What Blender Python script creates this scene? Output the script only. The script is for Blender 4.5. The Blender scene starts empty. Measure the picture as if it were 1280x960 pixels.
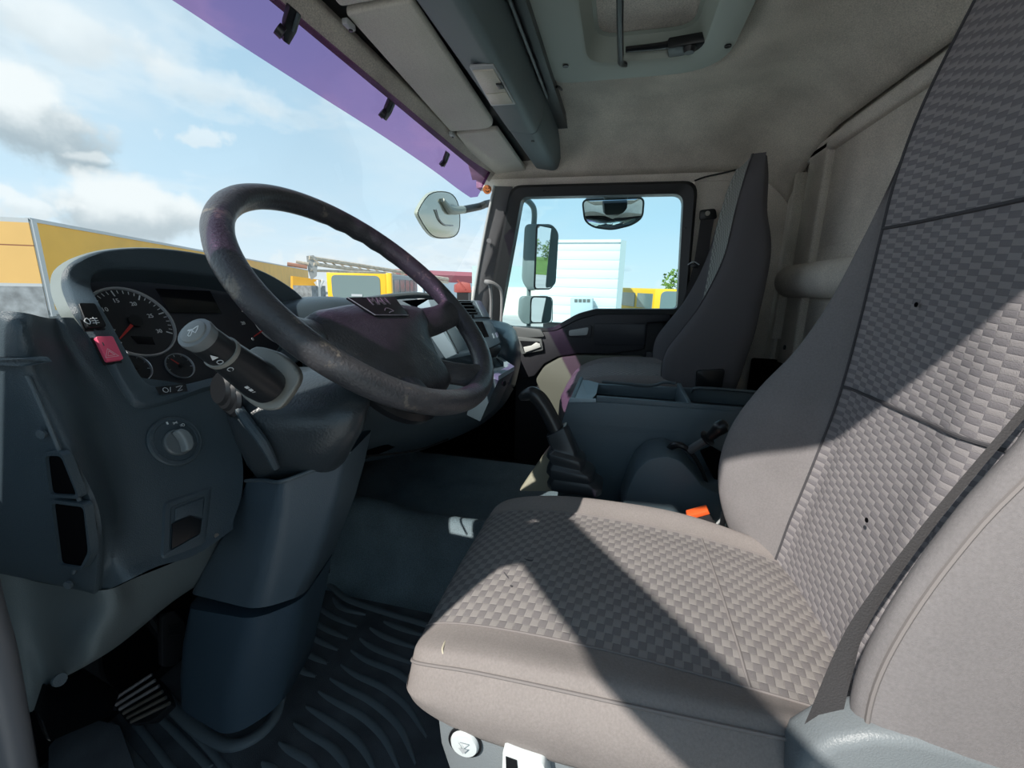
import bpy, bmesh, math, random
from mathutils import Vector as V, Matrix
random.seed(7)
S = bpy.context.scene
COL = S.collection
PI = math.pi
# ---------------------------------------------------------------- camera
# world: X = across the cab towards the passenger door, Y = towards the windscreen, Z = up (cab floor = 0), metres
FPX = 540.0
AX = V((0.2369, -0.2140, 0.9477)); AY = V((-0.9713, -0.0751, 0.2258)); AZ = V((0.0228, -0.9739, -0.2256))
def _orth():
    x = AX.normalized(); z = (AZ - AZ.dot(x)*x).normalized(); y = z.cross(x)
    return x, y, z
AX, AY, AZ = _orth()
CAM = V((0, 0, 0.95))
cd = bpy.data.cameras.new('camera'); cam = bpy.data.objects.new('camera', cd); COL.objects.link(cam)
cd.sensor_width = 36.0; cd.lens = 36.0*FPX/1280.0; cd.clip_start = 0.01; cd.clip_end = 2000
cr = V((AX.x, AY.x, AZ.x)); cdn = V((AX.y, AY.y, AZ.y)); cf = V((AX.z, AY.z, AZ.z))   # image right, down, forward in the world
cam.matrix_world = Matrix.Translation(CAM) @ Matrix((( cr.x, -cdn.x, -cf.x, 0), (cr.y, -cdn.y, -cf.y, 0), (cr.z, -cdn.z, -cf.z, 0), (0, 0, 0, 1)))
S.camera = cam
# ---------------------------------------------------------------- exposure, sky, sun
S.view_settings.view_transform = 'Standard'; S.view_settings.look = 'None'
S.view_settings.gamma = 1.0; S.view_settings.use_curve_mapping = False
S.view_settings.exposure = 0.7
SUN_TRAVEL = V((1.0, -0.56, -1.0))
sl = bpy.data.lights.new('sun', 'SUN'); sl.energy = 3.4; sl.angle = math.radians(0.6); sl.color = (1.0, 0.95, 0.88)
so = bpy.data.objects.new('sun', sl); COL.objects.link(so); so.location = (-10, 6, 12)
so.rotation_euler = SUN_TRAVEL.to_track_quat('-Z', 'Y').to_euler()
def ray(px, py):
    return (cr*(px-640.0) + cdn*(py-480.0) + cf*FPX)
W = bpy.data.worlds.new('sky'); S.world = W; W.use_nodes = True
def build_sky():
    nt = W.node_tree; n = nt.nodes; l = nt.links; n.clear()
    out = n.new('ShaderNodeOutputWorld'); bg = n.new('ShaderNodeBackground'); tc = n.new('ShaderNodeTexCoord')
    sep = n.new('ShaderNodeSeparateXYZ'); l.new(tc.outputs['Generated'], sep.inputs[0])
    def m(op, a, b=None, c=None):
        q = n.new('ShaderNodeMath'); q.operation = op
        for i, v in enumerate((a, b, c)):
            if v is None: continue
            if isinstance(v, (int, float)): q.inputs[i].default_value = v
            else: l.new(v, q.inputs[i])
        return q.outputs[0]
    zc = m('MAXIMUM', sep.outputs[2], 0.0)
    den = m('ADD', zc, 0.22)
    cx = m('DIVIDE', sep.outputs[0], den); cy = m('DIVIDE', sep.outputs[1], den)
    cmb = n.new('ShaderNodeCombineXYZ'); l.new(cx, cmb.inputs[0]); l.new(cy, cmb.inputs[1]); cmb.inputs[2].default_value = 3.7
    ramp = n.new('ShaderNodeValToRGB'); l.new(sep.outputs[2], ramp.inputs[0])
    e = ramp.color_ramp.elements
    e[0].position = 0.0; e[0].color = (0.60, 0.70, 0.76, 1)
    e[1].position = 0.75; e[1].color = (0.12, 0.25, 0.41, 1)
    k = e.new(0.13); k.color = (0.42, 0.59, 0.71, 1)
    k = e.new(0.4); k.color = (0.24, 0.42, 0.57, 1)
    big = n.new('ShaderNodeTexNoise'); big.inputs['Scale'].default_value = 1.05; big.inputs['Detail'].default_value = 7; big.inputs['Roughness'].default_value = 0.5
    l.new(cmb.outputs[0], big.inputs['Vector'])
    thin = n.new('ShaderNodeMapRange'); thin.inputs[1].default_value = 0.40; thin.inputs[2].default_value = 0.72; thin.interpolation_type = 'SMOOTHSTEP'
    l.new(big.outputs[0], thin.inputs[0])
    # the haze is thicker towards the windscreen side (+Y) where the photograph shows thin white cloud
    side = n.new('ShaderNodeMapRange'); side.inputs[1].default_value = -0.2; side.inputs[2].default_value = 0.55; side.inputs[3].default_value = 0.12; side.inputs[4].default_value = 0.62
    l.new(sep.outputs[1], side.inputs[0])
    hz = m('MULTIPLY', m('ADD', m('MULTIPLY', thin.outputs[0], 0.85), 0.22), side.outputs[0])
    mix1 = n.new('ShaderNodeMix'); mix1.data_type = 'RGBA'; l.new(m('MINIMUM', m('MULTIPLY', hz, 1.25), 1.0), mix1.inputs[0])
    l.new(ramp.outputs[0], mix1.inputs[6]); mix1.inputs[7].default_value = (0.56, 0.64, 0.69, 1)
    # puffy cumulus
    pf = n.new('ShaderNodeTexNoise'); pf.inputs['Scale'].default_value = 2.3; pf.inputs['Detail'].default_value = 9; pf.inputs['Roughness'].default_value = 0.52
    mp = n.new('ShaderNodeMapping'); mp.inputs['Location'].default_value = (0.35, 1.9, 0.0); l.new(cmb.outputs[0], mp.inputs['Vector']); l.new(mp.outputs[0], pf.inputs['Vector'])
    pm = n.new('ShaderNodeMapRange'); pm.inputs[1].default_value = 0.545; pm.inputs[2].default_value = 0.63; pm.interpolation_type = 'SMOOTHSTEP'; l.new(pf.outputs[0], pm.inputs[0])
    pc = n.new('ShaderNodeValToRGB'); l.new(pf.outputs[0], pc.inputs[0])
    pe = pc.color_ramp.elements; pe[0].position = 0.56; pe[0].color = (0.68, 0.73, 0.75, 1); pe[1].position = 0.74; pe[1].color = (0.28, 0.35, 0.40, 1)
    k = pe.new(0.62); k.color = (0.62, 0.68, 0.70, 1)
    mix2 = n.new('ShaderNodeMix'); mix2.data_type = 'RGBA'; l.new(m('MULTIPLY', pm.outputs[0], 0.3), mix2.inputs[0])
    l.new(mix1.outputs[2], mix2.inputs[6]); l.new(pc.outputs[0], mix2.inputs[7])
    # separate cumulus clouds at their real bearings: (pixel x, pixel y, half width, half height, opacity, grey)
    cur = mix2.outputs[2]
    wo2 = n.new('ShaderNodeTexNoise'); wo2.inputs['Scale'].default_value = 24.0; wo2.inputs['Detail'].default_value = 6; l.new(tc.outputs['Generated'], wo2.inputs['Vector'])
    wob = n.new('ShaderNodeTexNoise'); wob.inputs['Scale'].default_value = 9.0; wob.inputs['Detail'].default_value = 7; wob.inputs['Roughness'].default_value = 0.55; l.new(tc.outputs['Generated'], wob.inputs['Vector'])
    def vm(op, a, b):
        q = n.new('ShaderNodeVectorMath'); q.operation = op; l.new(a, q.inputs[0]); q.inputs[1].default_value = b; return q.outputs['Value' if op == 'DOT_PRODUCT' else 'Vector']
    for px, py, hw, hh, op, gr in ((45, 150, 95, 62, .95, .9), (110, 45, 120, 42, .6, .35), (165, 258, 85, 36, .95, .75), (30, 262, 50, 24, .8, .3), (245, 105, 80, 26, .45, .2), (250, 172, 34, 14, .55, .1), (395, 335, 60, 22, .6, .3), (115, 200, 26, 9, .5, 1.0), (640, 330, 60, 26, .5, .1), (840, 362, 26, 14, .7, .1)):
        r0 = ray(px, py); sz = r0.length; c0 = r0.normalized(); e1 = V((0, 0, 1)).cross(c0).normalized()*-1; e2 = e1.cross(c0).normalized()
        if e2.z < 0: e2 = -e2
        k0 = 1.0*sz/FPX*540/sz
        du = m('MULTIPLY', vm('DOT_PRODUCT', tc.outputs['Generated'], tuple(e1)), sz/hw); dv = m('MULTIPLY', vm('DOT_PRODUCT', tc.outputs['Generated'], tuple(e2)), sz/hh)
        front = vm('DOT_PRODUCT', tc.outputs['Generated'], tuple(c0))
        dist = m('SQRT', m('ADD', m('MULTIPLY', du, du), m('MULTIPLY', dv, dv)))
        wsel = wob if hw > 60 else wo2
        dist = m('ADD', dist, m('MULTIPLY', m('SUBTRACT', wsel.outputs[0], 0.5), -3.2))
        mk = n.new('ShaderNodeMapRange'); mk.interpolation_type = 'SMOOTHSTEP'; mk.inputs[1].default_value = 1.0; mk.inputs[2].default_value = 0.45; mk.inputs[3].default_value = 0; mk.inputs[4].default_value = op; l.new(dist, mk.inputs[0])
        fac = m('MULTIPLY', mk.outputs[0], m('GREATER_THAN', front, 0.2))
        sh = n.new('ShaderNodeMapRange'); sh.interpolation_type = 'SMOOTHSTEP'; sh.inputs[1].default_value = 0.45; sh.inputs[2].default_value = -0.45; sh.inputs[3].default_value = 0; sh.inputs[4].default_value = gr
        l.new(m('ADD', dv, m('MULTIPLY', m('SUBTRACT', wsel.outputs[0], 0.5), 2.4)), sh.inputs[0])
        cm = n.new('ShaderNodeMix'); cm.data_type = 'RGBA'; l.new(sh.outputs[0], cm.inputs[0]); cm.inputs[6].default_value = (0.66, 0.70, 0.71, 1); cm.inputs[7].default_value = (0.27, 0.34, 0.385, 1)
        mz = n.new('ShaderNodeMix'); mz.data_type = 'RGBA'; l.new(fac, mz.inputs[0]); l.new(cur, mz.inputs[6]); l.new(cm.outputs[2], mz.inputs[7]); cur = mz.outputs[2]
    l.new(cur, bg.inputs[0]); bg.inputs[1].default_value = 0.88
    l.new(bg.outputs[0], out.inputs[0])
build_sky()
# ---------------------------------------------------------------- measuring: where the line of sight of a pixel meets a real plane
def P(px, py, X=None, Y=None, Z=None):
    r = ray(px, py)
    if X is not None: t = (X-CAM.x)/r.x
    elif Y is not None: t = (Y-CAM.y)/r.y
    else: t = (Z-CAM.z)/r.z
    return CAM + r*t
def PD(px, py, d):
    return CAM + ray(px, py)*(d/FPX)
class Plane:
    def __init__(s, o, n, up=V((0, 0, 1))):
        s.o = V(o); s.n = V(n).normalized(); s.u = up.cross(s.n).normalized(); s.v = s.n.cross(s.u)
    def pt(s, px, py, h=0.0):
        o = s.o + s.n*h; r = ray(px, py); return CAM + r*((o-CAM).dot(s.n)/r.dot(s.n))
    def uv(s, p): return ((p-s.o).dot(s.u), (p-s.o).dot(s.v))
    def at(s, u, v, h=0.0): return s.o + s.u*u + s.v*v + s.n*h
def tilt(el, yaw=0):
    a, b = math.radians(el), math.radians(yaw)
    return V((math.sin(b)*math.cos(a), -math.cos(b)*math.cos(a), math.sin(a)))
# ---------------------------------------------------------------- materials
MATS = {}
def mat(name, col, rough=0.6, metal=0.0, bump=0.0, bscale=300.0, mottle=0.0, mscale=6.0, spec=0.5, emit=0.0, wear=None, coat=0.0, grain=0.0):
    if name in MATS: return MATS[name]
    m = bpy.data.materials.new(name); m.use_nodes = True; nt = m.node_tree; n = nt.nodes; l = nt.links
    b = n['Principled BSDF']; b.inputs['Base Color'].default_value = (*col, 1); b.inputs['Roughness'].default_value = rough
    b.inputs['Metallic'].default_value = metal; b.inputs['Specular IOR Level'].default_value = spec
    if coat: b.inputs['Coat Weight'].default_value = coat
    tc = n.new('ShaderNodeTexCoord')
    last = None
    if mottle or wear:
        nz = n.new('ShaderNodeTexNoise'); nz.inputs['Scale'].default_value = mscale; nz.inputs['Detail'].default_value = 6; l.new(tc.outputs['Object'], nz.inputs['Vector'])
        mx = n.new('ShaderNodeMix'); mx.data_type = 'RGBA'
        mr = n.new('ShaderNodeMapRange'); mr.inputs[1].default_value = 0.3; mr.inputs[2].default_value = 0.7; l.new(nz.outputs[0], mr.inputs[0]); l.new(mr.outputs[0], mx.inputs[0])
        mx.inputs[6].default_value = (*[c*(1-mottle) for c in col], 1); mx.inputs[7].default_value = (*[min(1, c*(1+mottle)) for c in col], 1)
        last = mx.outputs[2]
        if wear:
            wc, thr, wsc = wear
            n2 = n.new('ShaderNodeTexNoise'); n2.inputs['Scale'].default_value = wsc; n2.inputs['Detail'].default_value = 10; n2.inputs['Roughness'].default_value = 0.7; l.new(tc.outputs['Object'], n2.inputs['Vector'])
            r2 = n.new('ShaderNodeMapRange'); r2.inputs[1].default_value = thr; r2.inputs[2].default_value = thr+0.06; l.new(n2.outputs[0], r2.inputs[0])
            m2 = n.new('ShaderNodeMix'); m2.data_type = 'RGBA'; l.new(r2.outputs[0], m2.inputs[0]); l.new(last, m2.inputs[6]); m2.inputs[7].default_value = (*wc, 1)
            last = m2.outputs[2]
        if grain:
            n3 = n.new('ShaderNodeTexNoise'); n3.inputs['Scale'].default_value = 330; n3.inputs['Detail'].default_value = 4; l.new(tc.outputs['Object'], n3.inputs['Vector'])
            r3 = n.new('ShaderNodeMapRange'); r3.inputs[1].default_value = 0.3; r3.inputs[2].default_value = 0.7; r3.inputs[3].default_value = 1-grain; r3.inputs[4].default_value = 1+grain; l.new(n3.outputs[0], r3.inputs[0])
            h3 = n.new('ShaderNodeHueSaturation'); l.new(last, h3.inputs['Color']); l.new(r3.outputs[0], h3.inputs['Value']); last = h3.outputs[0]
        l.new(last, b.inputs['Base Color'])
    if bump:
        nb = n.new('ShaderNodeTexNoise'); nb.inputs['Scale'].default_value = bscale; nb.inputs['Detail'].default_value = 3; l.new(tc.outputs['Object'], nb.inputs['Vector'])
        bp = n.new('ShaderNodeBump'); bp.inputs['Strength'].default_value = bump; bp.inputs['Distance'].default_value = 0.002; l.new(nb.outputs[0], bp.inputs['Height']); l.new(bp.outputs[0], b.inputs['Normal'])
    if emit: b.inputs['Emission Color'].default_value = (*col, 1); b.inputs['Emission Strength'].default_value = emit
    MATS[name] = m; return m
def checker_mat(name, ca, cb, su, sv, bump=0.6, line=0.0):
    # woven upholstery of small staggered rectangles, laid out in metres along the cloth
    if name in MATS: return MATS[name]
    m = bpy.data.materials.new(name); m.use_nodes = True; nt = m.node_tree; n = nt.nodes; l = nt.links; b = n['Principled BSDF']
    b.inputs['Roughness'].default_value = 0.95; b.inputs['Specular IOR Level'].default_value = 0.2
    uv = n.new('ShaderNodeUVMap'); mp = n.new('ShaderNodeMapping'); mp.inputs['Scale'].default_value = (su, sv, 1); l.new(uv.outputs[0], mp.inputs['Vector'])
    sx = n.new('ShaderNodeSeparateXYZ'); l.new(mp.outputs[0], sx.inputs[0])
    def mm(op, a, b_=None):
        q = n.new('ShaderNodeMath'); q.operation = op
        for i, v in enumerate((a, b_)):
            if v is None: continue
            if isinstance(v, (int, float)): q.inputs[i].default_value = v
            else: l.new(v, q.inputs[i])
        return q.outputs[0]
    # each little patch is skewed a bit: shear v by the fraction of u
    fu = mm('FRACT', sx.outputs[0]); sh = mm('ADD', sx.outputs[1], mm('MULTIPLY', fu, 0.18))
    par = mm('FRACT', mm('MULTIPLY', mm('ADD', mm('FLOOR', sx.outputs[0]), mm('FLOOR', sh)), 0.5))
    ck = mm('GREATER_THAN', par, 0.25)
    nz = n.new('ShaderNodeTexNoise'); nz.inputs['Scale'].default_value = 5; nz.inputs['Detail'].default_value = 5; l.new(n.new('ShaderNodeTexCoord').outputs['Object'], nz.inputs['Vector'])
    fine = n.new('ShaderNodeTexNoise'); fine.inputs['Scale'].default_value = 900; l.new(n['Texture Coordinate'].outputs['Object'], fine.inputs['Vector'])
    mx = n.new('ShaderNodeMix'); mx.data_type = 'RGBA'; l.new(ck, mx.inputs[0]); mx.inputs[6].default_value = (*ca, 1); mx.inputs[7].default_value = (*cb, 1)
    hs = n.new('ShaderNodeHueSaturation'); l.new(mx.outputs[2], hs.inputs['Color']); l.new(mm('ADD', mm('MULTIPLY', nz.outputs[0], 0.30), 0.85), hs.inputs['Value'])
    l.new(hs.outputs[0], b.inputs['Base Color'])
    # pillow relief of each patch plus weave
    fv = mm('FRACT', sh)
    pu = mm('MULTIPLY', mm('MULTIPLY', fu, mm('SUBTRACT', 1.0, fu)), 4.0); pv = mm('MULTIPLY', mm('MULTIPLY', fv, mm('SUBTRACT', 1.0, fv)), 4.0)
    hgt = mm('ADD', mm('POWER', mm('MULTIPLY', pu, pv), 0.35), mm('MULTIPLY', fine.outputs[0], 0.8))
    bp = n.new('ShaderNodeBump'); bp.inputs['Strength'].default_value = bump; bp.inputs['Distance'].default_value = 0.0016; l.new(hgt, bp.inputs['Height']); l.new(bp.outputs[0], b.inputs['Normal'])
    MATS[name] = m; return m
def glass_mat(name, tint, refl=0.06):
    if name in MATS: return MATS[name]
    m = bpy.data.materials.new(name); m.use_nodes = True; nt = m.node_tree; n = nt.nodes; l = nt.links; n.clear()
    o = n.new('ShaderNodeOutputMaterial'); t = n.new('ShaderNodeBsdfTransparent'); t.inputs[0].default_value = (*tint, 1)
    g = n.new('ShaderNodeBsdfGlossy'); g.inputs['Roughness'].default_value = 0.02
    f = n.new('ShaderNodeFresnel'); f.inputs['IOR'].default_value = 1.25
    fm_ = n.new('ShaderNodeMath'); fm_.operation = 'MULTIPLY'; fm_.inputs[1].default_value = 0.35; l.new(f.outputs[0], fm_.inputs[0]); cl_ = n.new('ShaderNodeMath'); cl_.operation = 'MINIMUM'; cl_.inputs[1].default_value = refl; l.new(fm_.outputs[0], cl_.inputs[0])
    mx = n.new('ShaderNodeMixShader'); l.new(cl_.outputs[0], mx.inputs[0]); l.new(t.outputs[0], mx.inputs[1]); l.new(g.outputs[0], mx.inputs[2]); l.new(mx.outputs[0], o.inputs[0])
    MATS[name] = m; return m
PLAST = mat('dark_plastic', (0.050, 0.072, 0.088), 0.42, bump=0.35, bscale=700, mottle=0.1)
PLAST2 = mat('mid_plastic', (0.080, 0.105, 0.122), 0.42, bump=0.35, bscale=700, mottle=0.1)
BLACK = mat('black_plastic', (0.010, 0.011, 0.013), 0.35)
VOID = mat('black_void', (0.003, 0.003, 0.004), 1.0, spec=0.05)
GREYP = mat('grey_plastic', (0.32, 0.42, 0.48), 0.45, bump=0.2, bscale=600)
BEAM = mat('console_plastic', (0.12, 0.16, 0.168), 0.5, bump=0.25, bscale=500)
STALKG = mat('stalk_grey', (0.24, 0.24, 0.22), 0.45)
LGREY = mat('light_grey_plastic', (0.42, 0.44, 0.44), 0.4)
WHITE = mat('white_mark', (0.75, 0.77, 0.78), 0.5)
PALE = mat('pale_mark', (0.45, 0.48, 0.5), 0.5)
SILVER = mat('silver_ring', (0.55, 0.57, 0.6), 0.3, metal=0.6)
REDN = mat('red_needle', (0.62, 0.05, 0.045), 0.4)
PINK = mat('hazard_red', (0.92, 0.12, 0.22), 0.35)
ORANGE = mat('orange_red_button', (0.85, 0.13, 0.03), 0.4)
WHEELM = mat('wheel_leatherette', (0.058, 0.058, 0.064), 0.38, bump=0.5, bscale=260, mottle=0.25, mscale=25, wear=((0.17, 0.15, 0.13), 0.585, 22))
HEADL = mat('headliner_felt', (0.66, 0.61, 0.53), 0.97, bump=0.8, bscale=420, mottle=0.15, mscale=7, grain=0.22)
WALLF = mat('rear_wall_felt', (0.74, 0.69, 0.62), 0.97, bump=0.8, bscale=420, mottle=0.15, mscale=6, grain=0.22)
VISOR = mat('visor_cloth', (0.64, 0.62, 0.54), 0.9, bump=0.35, bscale=600, mottle=0.05, grain=0.10)
HATCHF = mat('hatch_frame_plastic', (0.40, 0.45, 0.40), 0.5, bump=0.2, bscale=600)
FAB = mat('seat_cloth', (0.27, 0.245, 0.235), 0.95, bump=0.4, bscale=1500, mottle=0.10, mscale=5, spec=0.2, grain=0.08)
FABD = mat('seat_cloth_dark', (0.085, 0.083, 0.090), 0.95, bump=0.4, bscale=1500, mottle=0.1, spec=0.2, grain=0.08)
FABM = mat('seat_cloth_mid', (0.235, 0.222, 0.225), 0.95, bump=0.4, bscale=1500, mottle=0.1, spec=0.2, grain=0.08)
CHECK = checker_mat('checked_seat_cloth', (0.305, 0.285, 0.275), (0.215, 0.200, 0.202), 74, 88)
CHECKB = checker_mat('checked_backrest_cloth', (0.320, 0.300, 0.306), (0.215, 0.203, 0.216), 58, 135, bump=0.5)
FINEC = checker_mat('fine_checked_cloth', (0.34, 0.34, 0.32), (0.21, 0.21, 0.205), 60, 70)
BELT = mat('belt_webbing', (0.045, 0.043, 0.045), 0.8, bump=0.5, bscale=500)
SEAM = mat('seam_thread', (0.23, 0.21, 0.205), 0.95)
FOAM = mat('torn_foam', (0.62, 0.57, 0.44), 0.9)
RUBBER = mat('rubber_mat', (0.088, 0.098, 0.112), 0.62, bump=0.5, bscale=500, mottle=0.3, mscale=14)
RIBM = mat('rubber_rib', (0.15, 0.18, 0.20), 0.42, bump=0.3, bscale=500)
TUNM = mat('tunnel_cover', (0.15, 0.205, 0.235), 0.6, bump=0.9, bscale=350, mottle=0.2, mscale=9, grain=0.25)
STEEL = mat('worn_steel', (0.35, 0.32, 0.28), 0.35, metal=0.8, mottle=0.3, mscale=30)
CREAM = mat('cream_wire', (0.55, 0.5, 0.38), 0.6)
GLASS = glass_mat('windscreen_glass', (0.97, 0.985, 0.985))
SGLASS = glass_mat('side_glass', (0.86, 0.97, 0.985))
PURP = glass_mat('purple_sunstrip', (0.46, 0.27, 0.50))
MIRR = mat('mirror_silver', (0.82, 0.85, 0.85), 0.02, metal=1.0)
CLEAR = mat('lamp_lens', (0.62, 0.58, 0.48), 0.25, bump=0.6, bscale=250)
SCREEN = mat('dead_screen', (0.006, 0.006, 0.008), 0.12)
# ---------------------------------------------------------------- builders
def link(name, me, parent=None, m=None, smooth=True, sharp=35):
    o = bpy.data.objects.new(name, me); COL.objects.link(o)
    if m is not None: me.materials.append(m)
    if smooth:
        me.shade_smooth()
        try: me.set_sharp_from_angle(angle=math.radians(sharp))
        except Exception: pass
    if parent is not None:
        o.parent = parent
        o.location = -world_loc(parent)
    return o
def world_loc(o):
    p = V(o.location)
    while o.parent is not None:
        o = o.parent; p += V(o.location)
    return p
def thing(name, label, cat, loc, group=None):
    o = bpy.data.objects.new(name, None); COL.objects.link(o); o.empty_display_size = 0.05
    o.location = loc; o['label'] = label; o['category'] = cat
    if group: o['group'] = group
    return o
def tag(o, label, cat, group=None):
    o['label'] = label; o['category'] = cat
    if group: o['group'] = group
    return o
def struct(o): o['kind'] = 'structure'; return o
def lab(o, s): o['label'] = s; return o
def mesh(name, vs, fs, m, parent=None, bevel=0.0, seg=2, smooth=True, sharp=35, fixn=True, uvs=None):
    me = bpy.data.meshes.new(name); bm = bmesh.new()
    bv = [bm.verts.new(v) for v in vs]
    uvl = bm.loops.layers.uv.new('UVMap') if uvs else None
    for f in fs:
        if len(set(f)) < 3: continue
        ff = []
        for i in f:
            if not ff or ff[-1] != i: ff.append(i)
        try: fc = bm.faces.new([bv[i] for i in ff])
        except ValueError: continue
        if uvs:
            for lp, i in zip(fc.loops, ff): lp[uvl].uv = uvs[i]
    if bevel:
        bmesh.ops.recalc_face_normals(bm, faces=bm.faces)
        es = [e for e in bm.edges if len(e.link_faces) == 2 and e.calc_face_angle(0) > math.radians(30)]
        bmesh.ops.bevel(bm, geom=es, offset=bevel, segments=seg, profile=0.5, affect='EDGES', clamp_overlap=True)
    if fixn: bmesh.ops.recalc_face_normals(bm, faces=bm.faces)
    bm.to_mesh(me); bm.free()
    return link(name, me, parent, m, smooth, sharp)
def merged(name, parts, m, parent=None, **k):
    vs, fs = [], []
    for v, f in parts:
        b = len(vs); vs += list(v); fs += [[i+b for i in q] for q in f]
    return mesh(name, vs, fs, m, parent, **k)
def prism_g(pts, vec):
    n = len(pts); vec = V(vec); vs = [V(p) for p in pts]+[V(p)+vec for p in pts]
    return vs, [list(range(n)), list(range(2*n-1, n-1, -1))]+[[i, (i+1) % n, (i+1) % n+n, i+n] for i in range(n)]
def prism(name, pts, vec, m, parent=None, bevel=0.0, **k):
    v, f = prism_g(pts, vec); return mesh(name, v, f, m, parent, bevel, **k)
def box_g(c, sx, sy, sz, R=None):
    c = V(c); out = []
    for dx in (-.5, .5):
        for dy in (-.5, .5):
            for dz in (-.5, .5):
                d = V((dx*sx, dy*sy, dz*sz)); out.append(c+(R @ d if R else d))
    return out, [[0, 1, 3, 2], [4, 6, 7, 5], [0, 4, 5, 1], [2, 3, 7, 6], [0, 2, 6, 4], [1, 5, 7, 3]]
def box(name, c, s, m, parent=None, bevel=0.0, R=None, **k):
    v, f = box_g(c, *s, R=R); return mesh(name, v, f, m, parent, bevel, **k)
def pbox_g(pl, u0, u1, v0, v1, h0, h1):
    return prism_g([pl.at(u0, v0, h0), pl.at(u1, v0, h0), pl.at(u1, v1, h0), pl.at(u0, v1, h0)], pl.n*(h1-h0))
def cr1(a, b, c, d, t):
    return 0.5*((2*b)+(-a+c)*t+(2*a-5*b+4*c-d)*t*t+(-a+3*b-3*c+d)*t*t*t)
def spline(pts, n=6, closed=False):
    pts = [V(p) for p in pts]; N = len(pts); out = []
    if closed:
        for i in range(N):
            for k in range(n): out.append(cr1(pts[(i-1) % N], pts[i], pts[(i+1) % N], pts[(i+2) % N], k/n))
        return out
    ext = [2*pts[0]-pts[1]]+pts+[2*pts[-1]-pts[-2]]
    for i in range(1, N):
        for k in range(n): out.append(cr1(ext[i-1], ext[i], ext[i+1], ext[i+2], k/n))
    out.append(pts[-1]); return out
def roundpoly(pts, r, n=4):
    out = []; N = len(pts); pts = [V(p) for p in pts]
    for i in range(N):
        a, b, c = pts[i-1], pts[i], pts[(i+1) % N]; rr = r[i] if isinstance(r, (list, tuple)) else r
        d1 = a-b; d2 = c-b; k = min(rr, d1.length*.45, d2.length*.45)
        if k < 1e-6: out.append(b); continue
        p, q = b+d1.normalized()*k, b+d2.normalized()*k
        for j in range(n+1):
            t = j/n; out.append((1-t)**2*p+2*t*(1-t)*b+t*t*q)
    return out
def frames(path):
    T = []
    for i in range(len(path)):
        a = path[max(0, i-1)]; b = path[min(len(path)-1, i+1)]; T.append((b-a).normalized())
    up = V((0, 0, 1)) if abs(T[0].z) < .9 else V((0, 1, 0)); N = [(up-up.dot(T[0])*T[0]).normalized()]
    for i in range(1, len(path)):
        v = N[-1]-N[-1].dot(T[i])*T[i]; N.append(v.normalized())
    return T, N
def tube_g(pts, r, seg=10, n=5, closed=False, flat=1.0, up=None):
    path = spline(pts, n, closed) if n > 1 else [V(p) for p in pts]; L = len(path)
    if isinstance(r, (list, tuple)):
        K = len(r); rs = []
        for i in range(L):
            t = i/(L if closed else L-1)*(K if closed else K-1); a = int(t); rs.append(r[a % K]+(r[(a+1) % K if closed else min(a+1, K-1)]-r[a % K])*(t-a))
    else: rs = [r]*L
    T, N = frames(path)
    if up is not None: N = [(V(up)-V(up).dot(t)*t).normalized() for t in T]
    if closed:
        T = [(path[(i+1) % L]-path[i-1]).normalized() for i in range(L)]; N = [(N[i]-N[i].dot(T[i])*T[i]).normalized() for i in range(L)]
    vs, fs = [], []
    for i in range(L):
        B = T[i].cross(N[i])
        for k in range(seg):
            a = 2*PI*k/seg; vs.append(path[i]+rs[i]*(N[i]*math.cos(a)*flat+B*math.sin(a)))
    for i in range(L if closed else L-1):
        j = (i+1) % L
        for k in range(seg): fs.append([i*seg+k, i*seg+(k+1) % seg, j*seg+(k+1) % seg, j*seg+k])
    if not closed: fs += [list(range(seg)), list(range((L-1)*seg, L*seg))]
    return vs, fs
def tube(name, pts, r, m, parent=None, **k):
    v, f = tube_g(pts, r, **k); return mesh(name, v, f, m, parent)
def loft_g(rings, cap0=True, cap1=True, closed=True):
    n = len(rings[0]); vs = [V(p) for R in rings for p in R]; fs = []
    for i in range(len(rings)-1):
        for k in range(n if closed else n-1): fs.append([i*n+k, i*n+(k+1) % n, (i+1)*n+(k+1) % n, (i+1)*n+k])
    if cap0: fs.append(list(range(n)))
    if cap1: fs.append(list(range((len(rings)-1)*n, len(rings)*n)))
    return vs, fs
def loft(name, rings, m, parent=None, cap0=True, cap1=True, closed=True, **k):
    v, f = loft_g(rings, cap0, cap1, closed); return mesh(name, v, f, m, parent, **k)
def resample(pts, n, closed=True):
    pts = [V(p) for p in pts]; Q = pts+[pts[0]] if closed else pts
    L = [0]
    for a, b in zip(Q, Q[1:]): L.append(L[-1]+(b-a).length)
    out = []; m = n if closed else n-1
    for i in range(n):
        s = L[-1]*i/m; k = 0
        while k < len(L)-2 and L[k+1] < s: k += 1
        t = (s-L[k])/max(1e-9, L[k+1]-L[k]); out.append(Q[k]+(Q[k+1]-Q[k])*t)
    return out
def grid_pts(rows, nu=5, nv=5, closed_u=False):
    R = [spline(r, nu, closed_u) for r in rows]
    cols = [spline([R[i][k] for i in range(len(R))], nv) for k in range(len(R[0]))]
    return [[cols[k][j] for k in range(len(cols))] for j in range(len(cols[0]))]
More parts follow.
